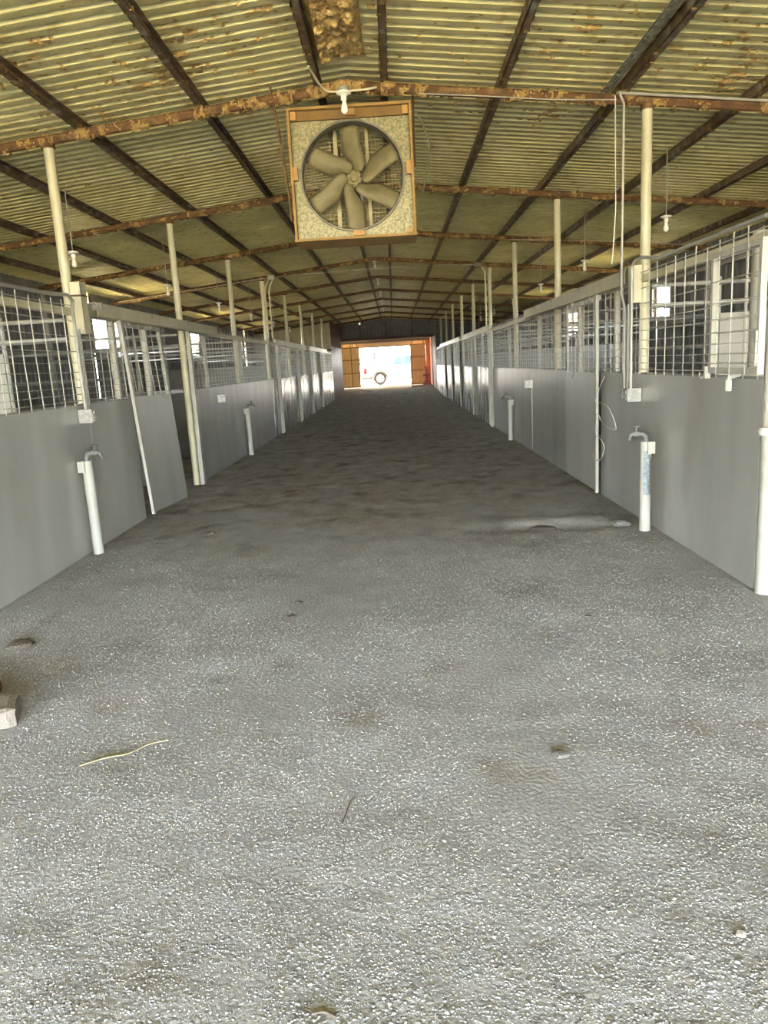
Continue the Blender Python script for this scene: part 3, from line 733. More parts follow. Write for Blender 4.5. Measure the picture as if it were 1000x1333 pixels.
# ------------------------------------------------------------------ partitions inside the stalls
def partition(side, k, z1=1.83):
    xa_, xb_ = (WL+.16, XL-.72) if side < 0 else (XR+.72, WR-.16); y = F[k]+(.0); g = ground_z(y)
    sd = 'left' if side < 0 else 'right'
    t = thing('stall_partition', ((xa_+xb_)/2, y, g), f'pale sheet partition with pipe rails between {sd} stalls, {ORD[k]} from the entrance', 'partition', 'partitions between the stalls')
    n = 3
    for i in range(n):
        a, b = xa_+(xb_-xa_)*i/n, xa_+(xb_-xa_)*(i+1)/n
        MB().box(a+.003, b-.003, y-.01, y+.01, g+.02, z1).build('sheet', 'part', t)
    lo, hi = (WL+.15, XL-.11) if side < 0 else (XR+.11, WR-.15)
    for z in (1.93, 2.10): MB().tube([(lo, y, z), (hi, y, z)], .02, 8).build('pipe_rail', 'girt', t)
    MB().tube([(xb_ if side < 0 else xa_, y+.03, g), (xb_ if side < 0 else xa_, y+.03, 2.15)], .024, 8).build('end_post', 'girt', t)
    return t
for k in range(8): partition(-1, k, 1.83 if k == 0 else (1.22 if k < 4 else 1.7))
for k in range(9): partition(1, k, 1.83 if k == 0 else (1.22 if k < 3 else 1.7))

# ------------------------------------------------------------------ water pipes with taps
def hydrant(side, y, label, x, h=.84, wrap=False):
    t = thing('water_pipe', (x, y, 0), label, 'water pipe', 'white water pipes with taps'); g = floor_h(x, y)-.02; n = 20
    if not wrap:
        MB().lathe([(.046, g), (.046, h*.6), (.0475, h*.62), (.046, h-.002), (.038, h), (.038, h-.05)], (x, y, 0), 'z', n).build('sleeve', 'pvc', t, ang=.9)
    else:
        # the sleeve is broken open along its upper front
        mb = MB(); zs = np.linspace(g, h, 22); th0 = -1.85
        for j, z in enumerate(zs):
            for i in range(n):
                a = 2*math.pi*i/n; mb.v.append((x+.046*math.cos(a), y+.046*math.sin(a), z))
        for j in range(21):
            zc = (zs[j]+zs[j+1])/2
            for i in range(n):
                a = 2*math.pi*(i+.5)/n; d = (a+1.55+math.pi) % (2*math.pi)-math.pi   # towards the viewer
                wdt = .62*(1-(max(0, zc-.55)/.16)**2) if zc > .55 else .62
                if .34 < zc < .70 and -.75 < d-.25 < wdt: continue
                mb.f.append((j*n+i, j*n+(i+1) % n, (j+1)*n+(i+1) % n, (j+1)*n+i))
        mb.build('sleeve', 'pvc', t, ang=.9)
        mb = MB()
        for j in range(31):
            z = .25+.5*j/30
            for i in range(14):
                a = 2*math.pi*i/14; r = .032+.007*noise.noise(Vector((math.cos(a)*2, math.sin(a)*2, z*28))); mb.v.append((x+r*math.cos(a), y+r*math.sin(a), z))
        for j in range(30):
            for i in range(14): mb.f.append((j*14+i, j*14+(i+1) % 14, (j+1)*14+(i+1) % 14, (j+1)*14+i))
        mb.build('pipe_wrap', 'insul', t)
    s = -side
    tap = MB().tube([(x, y, h-.1), (x, y, h+.02), (x+s*.006, y+.003, h+.045), (x+s*.022, y+.006, h+.062), (x+s*.06, y+.01, h+.066)], [.018, .019, .023, .022, .019], 12).build('tap', 'brass', t)
    MB().tube([(x+s*.05, y+.01, h+.066), (x+s*.062, y+.01, h+.067), (x+s*.095, y+.012, h+.067), (x+s*.105, y+.012, h+.066)], [.019, .027, .027, .02], 12).build('valve_body', 'brass', tap)
    MB().tube([(x+s*.10, y+.012, h+.068), (x+s*.125, y+.012, h+.055), (x+s*.138, y+.012, h+.025), (x+s*.14, y+.012, h+.015)], [.016, .015, .015, .018], 12).build('spout', 'brass', tap)
    MB().tube([(x+s*.08, y+.012, h+.08), (x+s*.08, y+.012, h+.125)], [.014, .009], 8).build('valve_stem', 'brass', tap)
    MB().lathe([(.008, 0), (.028, .002), (.031, .008), (.028, .014), (.008, .016)], (x+s*.08, y+.012, h+.12), 'z', 12).build('hand_wheel', 'brass', tap)
    bx0, bx1 = sorted((x+side*.03, x+side*.0)); 
    MB().box(min(x, x+side*.06), max(x, x+side*.06), y-.07 if side < 0 else y+.0-.06, y-.035, h-.1, h+.0).build('wall_bracket', 'pvc', t)
    return t
hydrant(-1, 6.5, 'leaning white water pipe with tap under the first left outlet', -2.775, .85)
hydrant(1, 6.3, 'white water pipe with broken sleeve and grey wrap at the right stall front', 2.115, .78, True)
hydrant(-1, 13.95, 'second white water pipe on the left, past the dark open doorway', -2.785, .87)
hydrant(1, 14.0, 'second white water pipe on the right, farther down the aisle', 2.15, .76)

# ------------------------------------------------------------------ conduits, outlets
def outlet(side, y, z, label, n=2):
    X = XL if side < 0 else XR; s = -side
    t = thing('outlet_box', (X+s*.04, y, z), label, 'outlet', 'electrical outlet boxes')
    for i in range(n):
        yy = y+(i-(n-1)/2)*.105
        b = MB().box(min(X+s*.006, X+s*.125), max(X+s*.006, X+s*.125), yy-.047, yy+.047, z-.06, z+.06).build('box', 'box', t)
        MB().box(min(X+s*.126, X+s*.131), max(X+s*.126, X+s*.131), yy-.04, yy+.04, z-.055, z+.055).build('cover_plate', 'conduit', b)
        for q in (-1, 1): MB().lathe([(.02, 0), (.022, s*.004), (.022, s*.012), (.012, s*.016)], (X+s*.131, yy, z+q*.026), 'x', 12).build('flap', 'box', b)
    MB().tube([(X+s*.035, y+n*.055, z), (X+s*.05, y+n*.055+.03, z+.01), (X+s*.05, y+n*.055+.04, z-.02)], .009, 6).build('side_plug', 'pvc', t)
    return t
outlet(-1, F[0]-.22, 1.235, 'zinc outlet box on the left panel above the first water pipe', 1)
outlet(1, F[0]-.02, 1.15, 'pair of zinc outlet boxes on the right panel above the broken water pipe', 2)
outlet(-1, 11.97, 1.15, 'small outlet box on the left panel past the open doorway', 1)
outlet(1, 12.1, 1.10, 'small outlet box on the right panel farther down the aisle', 1)
def conduit(pts, label, r=.011, m='conduit', name='conduit', cat='conduit', n=8, clips=()):
    o = MB().tube(pts, r, n).build(name, m, origin=pts[0])
    tag(o, label, cat); 
    for c in clips:
        MB().box(c[0]-.02, c[0]+.02, c[1]-.02, c[1]+.02, c[2]-.008, c[2]+.008).build('clip', m, o)
    return o
xl = XL+.075
conduit([(xl, F[0]-.25, 1.30), (xl, F[0]-.25, 2.16), (xl-.0, F[0]-.22, 2.24), (xl-.01, F[0]-.30, 2.285), (xl-.02, F[0]-.6, 2.27), (XL+.0, F[0]-.8, 2.28), (XL+.0, 4.25, 2.28)], 'pale conduit from the first left outlet up and along the top of the mesh', .015)
conduit([(xl, F[0]-.19, 1.30), (xl, F[0]-.19, 1.92), (xl, F[0]-.17, 2.0)], 'short pale conduit beside the longer one above the first left outlet', .011)
xr = XR-.105
conduit([(xr, F[0]-.12, 1.21), (xr, F[0]-.12, 2.26), (xr+.02, F[0]-.16, 2.31), (xr+.03, F[0]-.3, 2.315), (XR+.0, F[0]-.5, 2.28), (XR+.0, 4.6, 2.28)], 'pale conduit from the right outlets up and along the top of the near mesh', .015)
conduit([(xr, F[0]+.07, 1.21), (xr, F[0]+.07, 1.93), (xr-.045, F[0]+.03, 2.05), (xr-.045, F[0]-.0, 3.40), (xr-.055, F[0]-.035, 3.60), (xr-.10, F[0]-.07, 3.665), (2.03, F[0]-.07, 3.69)], 'tall pale conduit from the right outlets up the first right post to the rafter', .011)
conduit([(xr, F[0]-.03, 1.21), (xr, F[0]-.03, 1.95)], 'short pale conduit in the middle above the right outlets', .012)
conduit([(2.0, F[0]-.065, 3.682), (3.3, F[0]-.065, zr(3.3)-.115), (4.6, F[0]-.065, zr(4.6)-.115)], 'thin silvery conduit running right along the rafter above the first right post', .012)
conduit([(.34, F[0]-.055, 3.775), (.9, F[0]-.055, 3.722), (1.45, F[0]-.055, 3.662), (2.0, F[0]-.055, 3.63)], 'thin pale cable stretched under the rafter right of the fan', .005)
conduit([(.30, F[0]+.12, 3.70), (.36, F[0]+.1, 3.60), (.42, F[0]+.08, 3.42), (.40, F[0]+.08, 3.25), (.34, F[0]+.12, 3.02)], 'dark cable looping down the right side of the fan', .007, 'dark_metal', 'cable', 'cable')
conduit([(1.99, F[0]-.06, 3.66), (1.995, F[0]-.06, 3.2), (2.0, F[0]-.06, 2.75), (1.985, F[0]-.06, 2.5), (1.97, F[0]-.06, 2.3)], 'thin cord hanging from the rafter in front of the right door track', .0045, 'cord', 'cord', 'cord', 6)
def spline(pts, n=8):
    pts = [Vector(p) for p in pts]; out = []
    for i in range(len(pts)-1):
        p0, p1, p2, p3 = pts[max(i-1, 0)], pts[i], pts[i+1], pts[min(i+2, len(pts)-1)]
        for k in range(n):
            t = k/n; out.append(.5*((2*p1)+(-p0+p2)*t+(2*p0-5*p1+4*p2-p3)*t*t+(-p0+3*p1-3*p2+p3)*t**3))
    return out+[pts[-1]]
c = XR-.10
o = MB().tube(spline([(c, 7.62, 1.30), (c, 7.95, 1.05), (c, 7.75, 1.03), (c, 7.45, .99), (c, 7.22, .84), (c, 7.30, .79), (c, 7.66, .82), (c, 7.86, .90), (c, 7.93, .70), (c, 7.70, .64), (c, 7.62, .56), (c, 7.75, .44), (c, 7.98, .40), (c, 8.1, .46)]), .004, 6).build('cord_loop', 'cord', origin=(c, 7.6, .8))
tag(o, 'loose loop of pale cord dangling against the right stall door edge', 'cord')
# fourth-post conduits and junction box, both sides
t = thing('conduit_bundle', (XL, F[3], 2.3), 'two conduits bent out below a junction box on the fourth left post', 'conduit')
for dx in (.06, .15): MB().tube([(XL+dx-.04, F[3]-.07, 2.28), (XL+dx-.04, F[3]-.07, 3.30), (XL+dx+.01, F[3]-.1, 3.44), (XL+dx+.08, F[3]-.12, 3.55)], .017, 8).build('pipe', 'post', t)
MB().box(XL+.12, XL+.26, F[3]-.17, F[3]-.06, 3.55, 3.65).build('junction_box', 'pvc', t)
t = thing('conduit_bundle', (XR, F[3], 2.3), 'conduit bent out below a junction box on the fourth right post', 'conduit')
MB().tube([(XR-.05, F[3]-.05, 2.28), (XR-.05, F[3]-.05, 3.45), (XR-.15, F[3]-.1, 3.56)], .02, 8).build('pipe', 'post', t); MB().box(XR-.30, XR-.14, F[3]-.17, F[3]-.06, 3.56, 3.66).build('junction_box', 'dark_metal', t)
conduit([(XL+.12, F[3]-.11, 3.60), (-4.2, F[3]-.11, 3.46), (-6.2, F[3]-.11, 3.26)], 'thin cable run left from the junction box on the fourth left post', .007)
conduit([(XL+.26, F[3]-.11, 3.60), (-1, F[3]-.11, 3.66), (.8, F[3]-.11, 3.66), (XR-.3, F[3]-.11, 3.62)], 'thin cable strung across the aisle between the fourth posts', .006)
conduit([(XR-.14, F[2]-.08, 3.60), (3.6, F[2]-.08, 3.5), (5.6, F[2]-.08, 3.3)], 'thin cable run over the right stalls at the third rafter', .007)

# ------------------------------------------------------------------ lamps
def lamp(x, y, ztop, label, rod=.0):
    t = thing('ceiling_lamp', (x, y, ztop), label, 'lamp', 'bare bulbs in porcelain holders')
    if rod: MB().tube([(x, y, ztop), (x, y, ztop-rod)], .006, 6).build('cord', 'conduit', t)
    z = ztop-rod
    MB().lathe([(.045, 0), (.062, -.006), (.064, -.018), (.045, -.028), (.026, -.034), (.024, -.072), (.019, -.074)], (x, y, z), 'z', 20).build('holder', 'porcelain', t, fix=True)
    MB().lathe([(.015, -.074), (.017, -.09), (.024, -.112), (.030, -.138), (.028, -.158), (.016, -.172), (.003, -.176)], (x, y, z), 'z', 18).build('bulb', 'bulb', t, fix=True)
    return t
lx = -.30; l0 = lamp(lx, F[0]-.10, 3.815, 'white bulb in porcelain holder hanging right above the fan face')
MB().tube(spline([(-.55, F[0]-.45, 3.90), (-.50, F[0]-.2, 3.86), (-.44, F[0]-.11, 3.825), (-.34, F[0]-.1, 3.815)], 5), .009, 8).build('feed_conduit', 'post', l0)
MB().tube([(-.26, F[0]-.1, 3.815), (-.12, F[0]-.09, 3.822), (-.02, F[0]-.07, 3.84)], .009, 8).build('feed_conduit', 'post', l0)
MB().tube([(lx, F[0]-.1, 3.81), (lx, F[0]-.1, 3.845)], .05, 12).build('mount_box', 'box', l0)
for n, k in enumerate((1, 2, 3, 4, 5, 6, 7)):
    lamp(lx, F[k], rz(RX)-.046, f'bare bulb under the roof ridge, {ORD[n]} one behind the big fan')
for k in range(6):
    y = F[k]+1.77
    lamp(-3.53, y, zr(-3.53)-.0, f'bare bulb hanging over the left stalls, {ORD[k]} from the entrance', zr(-3.53)-2.98)
    lamp(3.09, y, zr(3.09)-.0, f'bare bulb hanging over the right stalls, {ORD[k]} from the entrance', zr(3.09)-2.98)

# ------------------------------------------------------------------ the big fan
FX, FZ, FY, FW, FH, FD = -.275, 3.225, 6.965, 1.09, 1.10, .46
fan = thing('barn_fan', (FX, FY+FD/2, FZ-FH/2), 'big square wood-framed fan with six blades hanging from the rafter', 'fan')
x0, x1, z0, z1 = FX-FW/2, FX+FW/2, FZ-FH/2, FZ+FH/2; tb = .022
MB().box(x0-.005, x1+.005, FY, FY+FD, z0-tb*.4, z0+tb*.6).build('bottom_board', 'wood', fan); MB().box(x0, x1, FY+.0, FY+FD, z1-tb, z1).build('top_board', 'wood', fan)
MB().box(x0, x0+tb, FY+.002, FY+FD, z0+tb*.6, z1-tb).build('side_board', 'wood', fan); MB().box(x1-tb, x1, FY+.002, FY+FD, z0+tb*.6, z1-tb).build('side_board', 'wood', fan)
# inner lip strips give the frame its depth
for a in ((x0+tb, x1-tb, z1-tb-.075, z1-tb, 'lip_board'),): MB().box(a[0], a[1], FY+.05, FY+.07, a[2], a[3]).build(a[4], 'wood_dark', fan)
# galvanised face with round opening: four corner plates
RO = .455; cz = FZ-.02; yF = FY+.085
for q in range(4):
    mb = MB(); n = 14; ex0, ex1, ez0, ez1 = x0+tb, x1-tb, z0+tb*.6, z1-tb
    a0 = q*math.pi/2; pts = []
    for i in range(n+1):
        a = a0+math.pi/2*i/n; c_, s_ = math.cos(a), math.sin(a)
        inner = (FX+RO*c_, cz+RO*s_)
        tx = ((ex1-FX) if c_ > 0 else (ex0-FX))/c_ if abs(c_) > 1e-6 else 1e9; tz = ((ez1-cz) if s_ > 0 else (ez0-cz))/s_ if abs(s_) > 1e-6 else 1e9
        if min(tx, tz) == tx: outer = (FX+tx*c_, cz+tx*s_)
        else: outer = (FX+tz*c_, cz+tz*s_)
        pts.append((inner, outer))
    cx_, cz_ = (ex1 if q in (0, 3) else ex0), (ez1 if q in (0, 1) else ez0)
    for (i0, o0), (i1, o1) in zip(pts, pts[1:]):
        poly = [i0, o0, o1, i1]
        if abs(o0[0]-o1[0]) > 1e-5 and abs(o0[1]-o1[1]) > 1e-5: poly = [i0, o0, (cx_, cz_), o1, i1]
        mb.quad(*[(a, yF, b) for a, b in poly])
    mb.build('corner_plate', 'galv', fan, smooth=False)
mb = MB(); n = 56
for r, y in ((RO-.004, yF-.03), (RO+.012, yF-.03), (RO+.012, yF-.002), (RO-.002, yF+.09), (RO-.008, yF+.09), (RO-.008, yF-.02)):
    for i in range(n): a = 2*math.pi*i/n; mb.v.append((FX+r*math.cos(a), y, cz+r*math.sin(a)))
for k in range(6):
    for i in range(n):
        a0 = k*n+i; a1 = k*n+(i+1) % n; b0 = ((k+1) % 6)*n+i; b1 = ((k+1) % 6)*n+(i+1) % n; mb.f.append((a0, a1, b1, b0))
mb.build('shroud_ring', 'dark_metal', fan, fix=True)
hub = Vector((FX+.012, FY+.125, cz-.01))
for k in range(6):
    ang = math.radians(90+60*k+(3 if k == 0 else 0)); mb = MB(); nr, nw = 12, 6
    for j in range(nr+1):
        f = j/nr; r = .05+.388*f
        w = .085+.095*min(1, f*2.4)-.004*f; sw = -.055*math.exp(-((f-.08)/.28)**2)   # root curls to one side
        pit = math.radians(22-11*f)
        for i in range(nw+1):
            g = i/nw-.5; tt = g*w+sw; cup = .02*(1-4*g*g)
            tip = -.02*(abs(g)*2)**4 if f > .9 else 0
            rr = r+tip; dx = tt*math.cos(pit); dy = tt*math.sin(pit)-cup
            mb.v.append((hub.x+rr*math.cos(ang)-dx*math.sin(ang), hub.y+dy, hub.z+rr*math.sin(ang)+dx*math.cos(ang)))
    for j in range(nr):
        for i in range(nw): a = j*(nw+1)+i; mb.f.append((a, a+1, a+nw+2, a+nw+1))
    N = len(mb.v)
    b = mb.build('blade', 'blade', fan, ang=2); sm = b.modifiers.new('thickness', 'SOLIDIFY'); sm.thickness = .003
h = MB().lathe([(.075, .03), (.078, .0), (.07, -.012), (.035, -.016), (.032, -.04), (.022, -.046), (.004, -.047)], hub, 'y', 24).build('hub', 'blade', fan, fix=True)
for k in range(6):
    a = math.radians(60*k+30); MB().lathe([(.009, -.010), (.010, -.024), (.004, -.027)], hub+Vector((.053*math.cos(a), 0, .053*math.sin(a))), 'y', 8).build('bolt', 'galv', h, fix=True)
mb = MB(); gy = FY+FD-.03
for i in range(27):
    d = -.46+.92*i/26; L = math.sqrt(max(0, .475**2-d*d))
    mb.beam((FX+d, gy, cz-L), (FX+d, gy, cz+L), .0045, .0045, (0, 1, 0)); mb.beam((FX-L, gy+.004, cz+d), (FX+L, gy+.004, cz+d), .0045, .0045)
mb.build('wire_guard', 'guard', fan, smooth=False)
for dx in (-.155, .135): MB().box(FX+dx-.016, FX+dx+.016, gy-.06, gy-.05, z0+tb, z1-tb).build('support_bar', 'guard', fan)
MB().lathe([(.03, -.05), (.085, -.04), (.09, .0), (.09, .12), (.06, .14)], (hub.x, gy-.2, hub.z), 'y', 20).build('motor', 'dark_metal', fan, fix=True)
for a in ((x0+.018, x0+.062, cz-.02, cz+.09), (x1-.062, x1-.018, cz-.02, cz+.09), (FX-.02, FX+.08, z0+.018, z0+.06), (FX-.02, FX+.05, z1-.085, z1-.03), (x1-.075, x1-.03, z0+.018, z0+.055), (x0+.03, x0+.08, z1-.10, z1-.03), (x1-.08, x1-.03, z1-.10, z1-.03)):
    MB().box(a[0], a[1], FY+.01, FY+.05, a[2], a[3]).build('wood_block', 'wood_light', fan)
MB().tube([(x0-.11, FY-.12, 3.93), (x0-.07, FY-.05, 3.6), (x0-.035, FY+.06, 3.10), (x0-.03, FY+.1, 2.86)], .011, 8).build('hanger_rod', 'rust', fan)
MB().tube([(x0-.03, FY+.1, 2.9), (x0+.005, FY+.1, 2.9)], .012, 8).build('hanger_bolt', 'rust', fan)
MB().tube([(x1+.03, FY+.25, rz(x1)+.09), (x1+.02, FY+.25, 3.3), (x1-.005, FY+.25, 3.3)], .009, 8).build('hanger_rod', 'rust', fan)

# ------------------------------------------------------------------ things lying on the floor
def rough_block(name, c, size, rotz, m, label, cat, seed):
    bm = bmesh.new(); bmesh.ops.create_cube(bm, size=1); bmesh.ops.bevel(bm, geom=bm.edges[:], offset=.10, segments=1, affect='EDGES')
    bmesh.ops.subdivide_edges(bm, edges=bm.edges[:], cuts=2, use_grid_fill=True)
    R = Matrix.Rotation(rotz, 3, 'Z')
    for v in bm.verts:
        n_ = noise.noise(v.co*3+Vector((seed, 0, 0)))*.07
        p = v.co*(1+n_); v.co = R @ Vector((p.x*size[0], p.y*size[1], p.z*size[2]))
    lo = min(v.co.z for v in bm.verts)
    for v in bm.verts: v.co.z -= lo
    me = bpy.data.meshes.new(name); bm.to_mesh(me); bm.free(); me.materials.append(M[m])
    o = bpy.data.objects.new(name, me); COL.objects.link(o); o.location = (c[0], c[1], floor_h(c[0], c[1])-.004); tag(o, label, cat); return o
rough_block('concrete_block', (-2.0, 3.16), (.30, .22, .10), .35, 'concrete', 'pale broken concrete block on the gravel at the left edge', 'block', 1)
rough_block('brick', (-2.20, 3.44), (.24, .12, .10), 1.2, 'brick', 'reddish old brick lying behind the pale concrete block at the left edge', 'brick', 4)
def strand(pts, r, m, name, label, cat):
    P = [(a, b, floor_h(a, b)+r*.8+(q[2] if len(q) > 2 else 0)) for q in pts for a, b in [q[:2]]]
    o = MB().tube(spline(P, 5), r, 6).build(name, m, origin=P[0]); tag(o, label, cat)
strand([(-1.37, 2.74), (-1.28, 2.80), (-1.2, 2.83), (-1.14, 2.90), (-1.06, 2.93)], .0032, 'straw', 'straw_stalk', 'long pale stalk lying on the gravel at lower left', 'straw')
strand([(-.26, 2.28), (-.25, 2.34), (-.24, 2.40), (-.22, 2.44)], .003, 'twig', 'twig', 'short dark twig on the gravel left of the middle foreground', 'twig')
strand([(-.28, 1.52), (-.25, 1.525), (-.22, 1.51)], .003, 'twig', 'twig', 'tiny curved twig on the gravel at the bottom edge', 'twig')
strand([(.66, 1.42), (.69, 1.38), (.72, 1.34)], .0025, 'straw', 'straw_stalk', 'thin pale stalk on the gravel at the bottom right', 'straw')
def clod(px, py, r, label, m='manure', name='dirt_clod', cat='clod', sq=.5, seed=0):
    bm = bmesh.new(); bmesh.ops.create_icosphere(bm, subdivisions=2, radius=r)
    for v in bm.verts:
        k = 1+.35*noise.noise(v.co/r*1.4+Vector((seed, 0, 0))); v.co = Vector((v.co.x*k*1.2, v.co.y*k, v.co.z*k*sq))
    me = bpy.data.meshes.new(name); bm.to_mesh(me); bm.free(); me.materials.append(M[m])
    o = bpy.data.objects.new(name, me); COL.objects.link(o); o.location = (px, py, floor_h(px, py)+r*sq*.45); tag(o, label, cat)
for i, (x, y, r, lab) in enumerate(((1.09, 4.22, .018, 'dark clod on the gravel at right, nearest the viewer of the dark clods'), (-.73, 4.48, .03, 'dark clod on the gravel left of the middle, nearer of a pair'), (-.72, 4.75, .025, 'dark clod on the gravel left of the middle, farther of a pair'),
                     (-2.35, 4.2, .07, 'flat dark clod of dirt by the left wall near the bricks'), (-1.9, 7.05, .05, 'dark clod on the packed dirt near the crooked left door'))):
    clod(x, y, r, lab, sq=.3, seed=i*3)
clod(.58, 2.66, .028, 'smooth grey stone on the gravel right of the middle foreground', 'stone', 'stone', 'stone', .45, 9)
clod(1.30, 6.62, .10, 'flat dirt lump at the rim of the washed-out hollow at right', 'manure', 'dirt_clod', 'clod', .25, 14)
clod(.85, 1.72, .012, 'small pale round pebble on the gravel at lower right', 'concrete', 'pebble', 'pebble', .8, 5)
clod(1.98, 6.55, .07, 'grey stone at the foot of the broken right water pipe', 'stone', 'stone', 'stone', .5, 21)
# straw litter along the panels: countless flecks, one object
mb = MB()
for k in range(450):
    s_ = random.choice((-1, 1)); x = (XL+.06+abs(random.gauss(0, .45))) if s_ < 0 else (XR-.06-abs(random.gauss(0, .45)))
    y = 4.8+random.random()**1.4*14
    if not XL+.05 < x < XR-.05: continue
    a = random.uniform(0, 3.14); L = random.uniform(.008, .03); z = floor_h(x, y)+.004
    mb.beam((x-L*math.cos(a), y-L*math.sin(a), z), (x+L*math.cos(a), y+L*math.sin(a), z+random.uniform(0, .008)), .0022, .0015)
o = mb.build('straw_litter', 'straw', kind='stuff', smooth=False); tag(o, 'scattered straw flecks along the foot of the stall panels', 'straw')

# ------------------------------------------------------------------ outside beyond the far door
tr = thing('pickup_truck', (.8, 48.4, .25), 'white pickup truck parked outside beyond the far doorway', 'truck')
g = .25; ya, yb = 47.5, 49.35; xt = -1.85
body = [(xt, .62), (xt-.04, .80), (xt, 1.30), (xt+.05, 1.36), (1.75-1.85, 1.36), (1.75-1.85, 1.42), (3.2, 1.38), (3.75, 1.28), (3.85, .95), (3.85, .62), (3.55, .58)]
def arch(cx, r=.47, n=10): return [(cx+r*math.cos(a), .60+r*math.sin(a)-.02) for a in [math.pi*i/n for i in range(n+1)]]
low = [(3.55, .58)]+arch(2.75)+arch(-.87)
poly = body[:-1]+low
mb = MB(); mb.prism([(a, b+g-.25) for a, b in poly], ya, yb, 'y'); mb.build('body', 'carpaint', tr, fix=True, ang=.5)
cab = [(-.10, 1.40), (.02, 1.95), (.25, 2.05), (1.35, 2.03), (2.15, 1.42)]
mb = MB(); i = len(mb.v)
for y, s_ in ((ya+.03, 0), (yb-.03, 0)):
    for a, b in cab: mb.v.append((a, y+(.12 if y < 48 else -.12)*(b-1.40)/.65, b))
mb.f += [(4, 3, 2, 1, 0), (5, 6, 7, 8, 9)]+[(k, (k+1) % 5, 5+(k+1) % 5, 5+k) for k in range(5)]
cb = mb.build('cab', 'carpaint', tr, fix=True, ang=.5)
def side_glass(poly, nm):
    for yb_, sg in ((ya+.03, -1), (yb-.03, 1)):
        mb = MB()
        for off in (0.0, .012):
            for a, b in poly: mb.v.append((a, yb_-sg*.12*(b-1.40)/.65+sg*off, b))
        n = len(poly); mb.f += [tuple(range(n)), tuple(range(2*n-1, n-1, -1))]+[(k, (k+1) % n, n+(k+1) % n, n+k) for k in range(n)]
        mb.build(nm, 'glass', tr, fix=True)
side_glass([(.0, 1.46), (.14, 1.88), (.30, 1.95), (.62, 1.95), (.62, 1.46)], 'side_window'); side_glass([(.70, 1.46), (.70, 1.95), (1.32, 1.94), (1.92, 1.46)], 'side_window')
MB().quad((1.40, ya+.16, 1.99), (1.40, yb-.16, 1.99), (2.11, yb-.06, 1.47), (2.11, ya+.06, 1.47)).build('windshield', 'glass', tr)
for xw in (-.87, 2.75):
    for y, s_ in ((ya+.02, -1), (yb-.24, 1)):
        w = MB().lathe([(.27, 0), (.37, .0), (.40, .04), (.40, .18), (.37, .22), (.27, .22)], (xw, y, g+.40), 'y', 28).build('wheel', 'tire', tr, fix=True)
        MB().lathe([(.26, .02), (.25, -.005), (.06, -.005), (.05, -.02), (.01, -.02)] if s_ < 0 else [(.26, .2), (.25, .225), (.05, .23), (.01, .23)], (xw, y, g+.40), 'y', 20).build('rim', 'rim', w, fix=True)
        if s_ < 0:
            for q in range(6):
                a = q*math.pi/3; MB().box(xw+.15*math.cos(a)-.035, xw+.15*math.cos(a)+.035, y-.012, y-.004, g+.40+.15*math.sin(a)-.035, g+.40+.15*math.sin(a)+.035).build('rim_hole_shade', 'black', w)  # black plates paint the shade inside the rim openings
for xw in (-.87, 2.75):
    mb = MB(); n = 16
    for r, y in ((.47, ya-.02), (.53, ya-.02), (.53, ya+.03), (.47, ya+.03)):
        for i in range(n+1): a = math.pi*i/n; mb.v.append((xw+r*math.cos(a), y, .58+g-.25+r*math.sin(a)))
    for q in range(4):
        for i in range(n): a0 = q*(n+1)+i; b0 = ((q+1) % 4)*(n+1)+i; mb.f.append((a0, a0+1, b0+1, b0))
    mb.build('arch_shadow_ring', 'dark_metal', tr, fix=True)  # dark ring stands in for the shadow line of the arch
MB().box(xt-.05, xt+.5, ya-.012, ya+.02, .66, .76).build('lower_strip', 'dark_metal', tr)  # dark strip low on the rear quarter
for y in (ya-.015, yb-.1): MB().box(xt-.045, xt+.15, y, y+.12, .95, 1.34).build('taillight', 'taillight', tr)
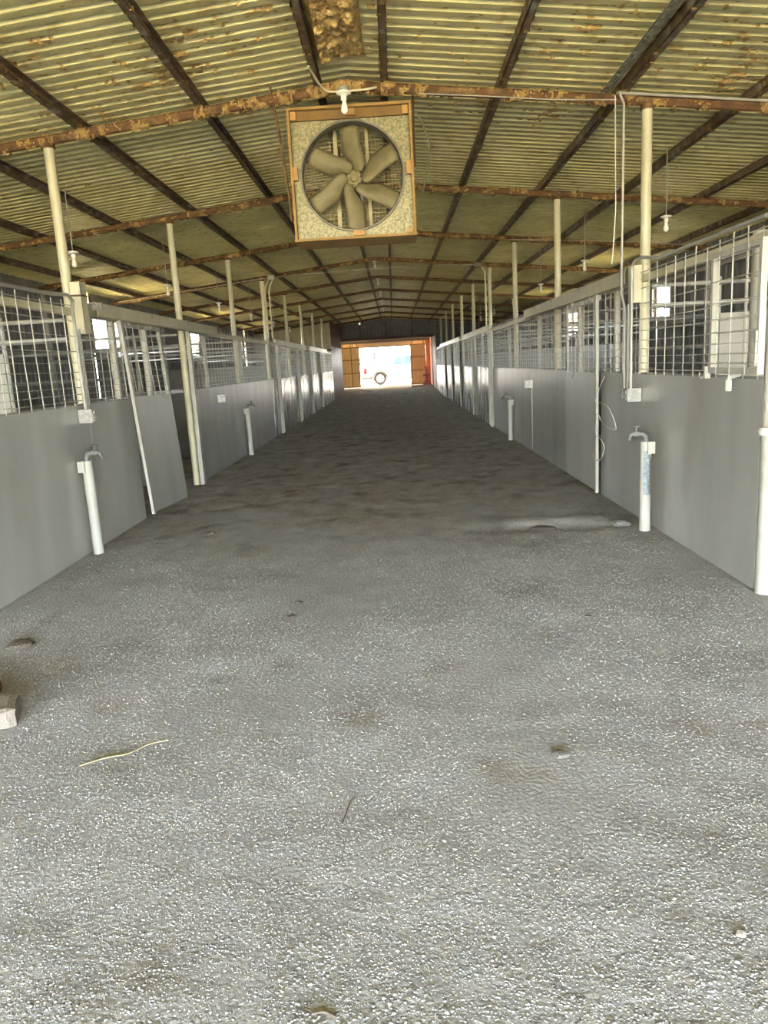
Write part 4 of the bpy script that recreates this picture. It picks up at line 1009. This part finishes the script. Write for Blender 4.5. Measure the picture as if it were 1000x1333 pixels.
MB().box(xt-.14, xt+.02, ya+.1, yb-.1, .60, .78).build('rear_bumper', 'dark_metal', tr); MB().box(3.8, 3.98, ya+.1, yb-.1, .58, .84).build('front_bumper', 'rim', tr)
MB().box(-.3, 2.2, ya-.02, ya+.05, .56, .63).build('side_step', 'dark_metal', tr)
for x in (.45, 1.3): MB().box(x, x+.16, ya-.02, ya+.0, 1.22, 1.26).build('door_handle', 'carpaint', tr)
MB().box(1.75, 1.88, ya-.16, ya+.02, 1.45, 1.62).build('side_mirror', 'carpaint', tr)
def branch(mb, p, d, L, r, depth, rr):
    q = p+d*L; mb.tube([p, (p+q)/2+Vector((rr.uniform(-.05, .05)*L, rr.uniform(-.05, .05)*L, 0)), q], [r, r*.85, r*.65], 5, False)
    if depth == 0: return
    for k in range(3 if depth > 1 else 4):
        dd = (d+Vector((rr.uniform(-.75, .75), rr.uniform(-.75, .75), rr.uniform(-.15, .5)))).normalized()
        branch(mb, p+d*L*rr.uniform(.55, 1), dd, L*rr.uniform(.55, .8), r*.6, depth-1, rr)
for i, (x, y, h_, lab) in enumerate(((-1.6, 58, 1.5, 'bare branching tree outside, behind the truck bed'), (1.2, 62, 1.6, 'bare branching tree outside, behind the truck cab'), (-3.4, 64, 1.2, 'bare shrubby tree outside, left of the truck'))):
    rr = random.Random(i+3); z = .28
    t = thing('bare_tree', (x, y, z), lab, 'tree'); mb = MB()
    for k in range(4): branch(mb, Vector((x+rr.uniform(-.2, .2), y, z)), Vector((rr.uniform(-.5, .5), rr.uniform(-.2, .2), 1)).normalized(), h_*.75, .06, 4, rr)
    mb.build('branches', 'bark', t)
    MB().tube([(x, y, z), (x+.03, y, z+.4)], [.14, .10], 8).build('stump', 'bark', t)
mb = MB()
for k in range(700):
    x = random.uniform(-14, 14); y = random.uniform(66, 72); mb.lump((x, y, .35+abs(random.gauss(0, .45))), random.uniform(.1, .3), k, (1.2, 1, 1))
o = mb.build('brush', 'leaf', kind='stuff', smooth=False); tag(o, 'low dry brush in the glare beyond the truck', 'brush')
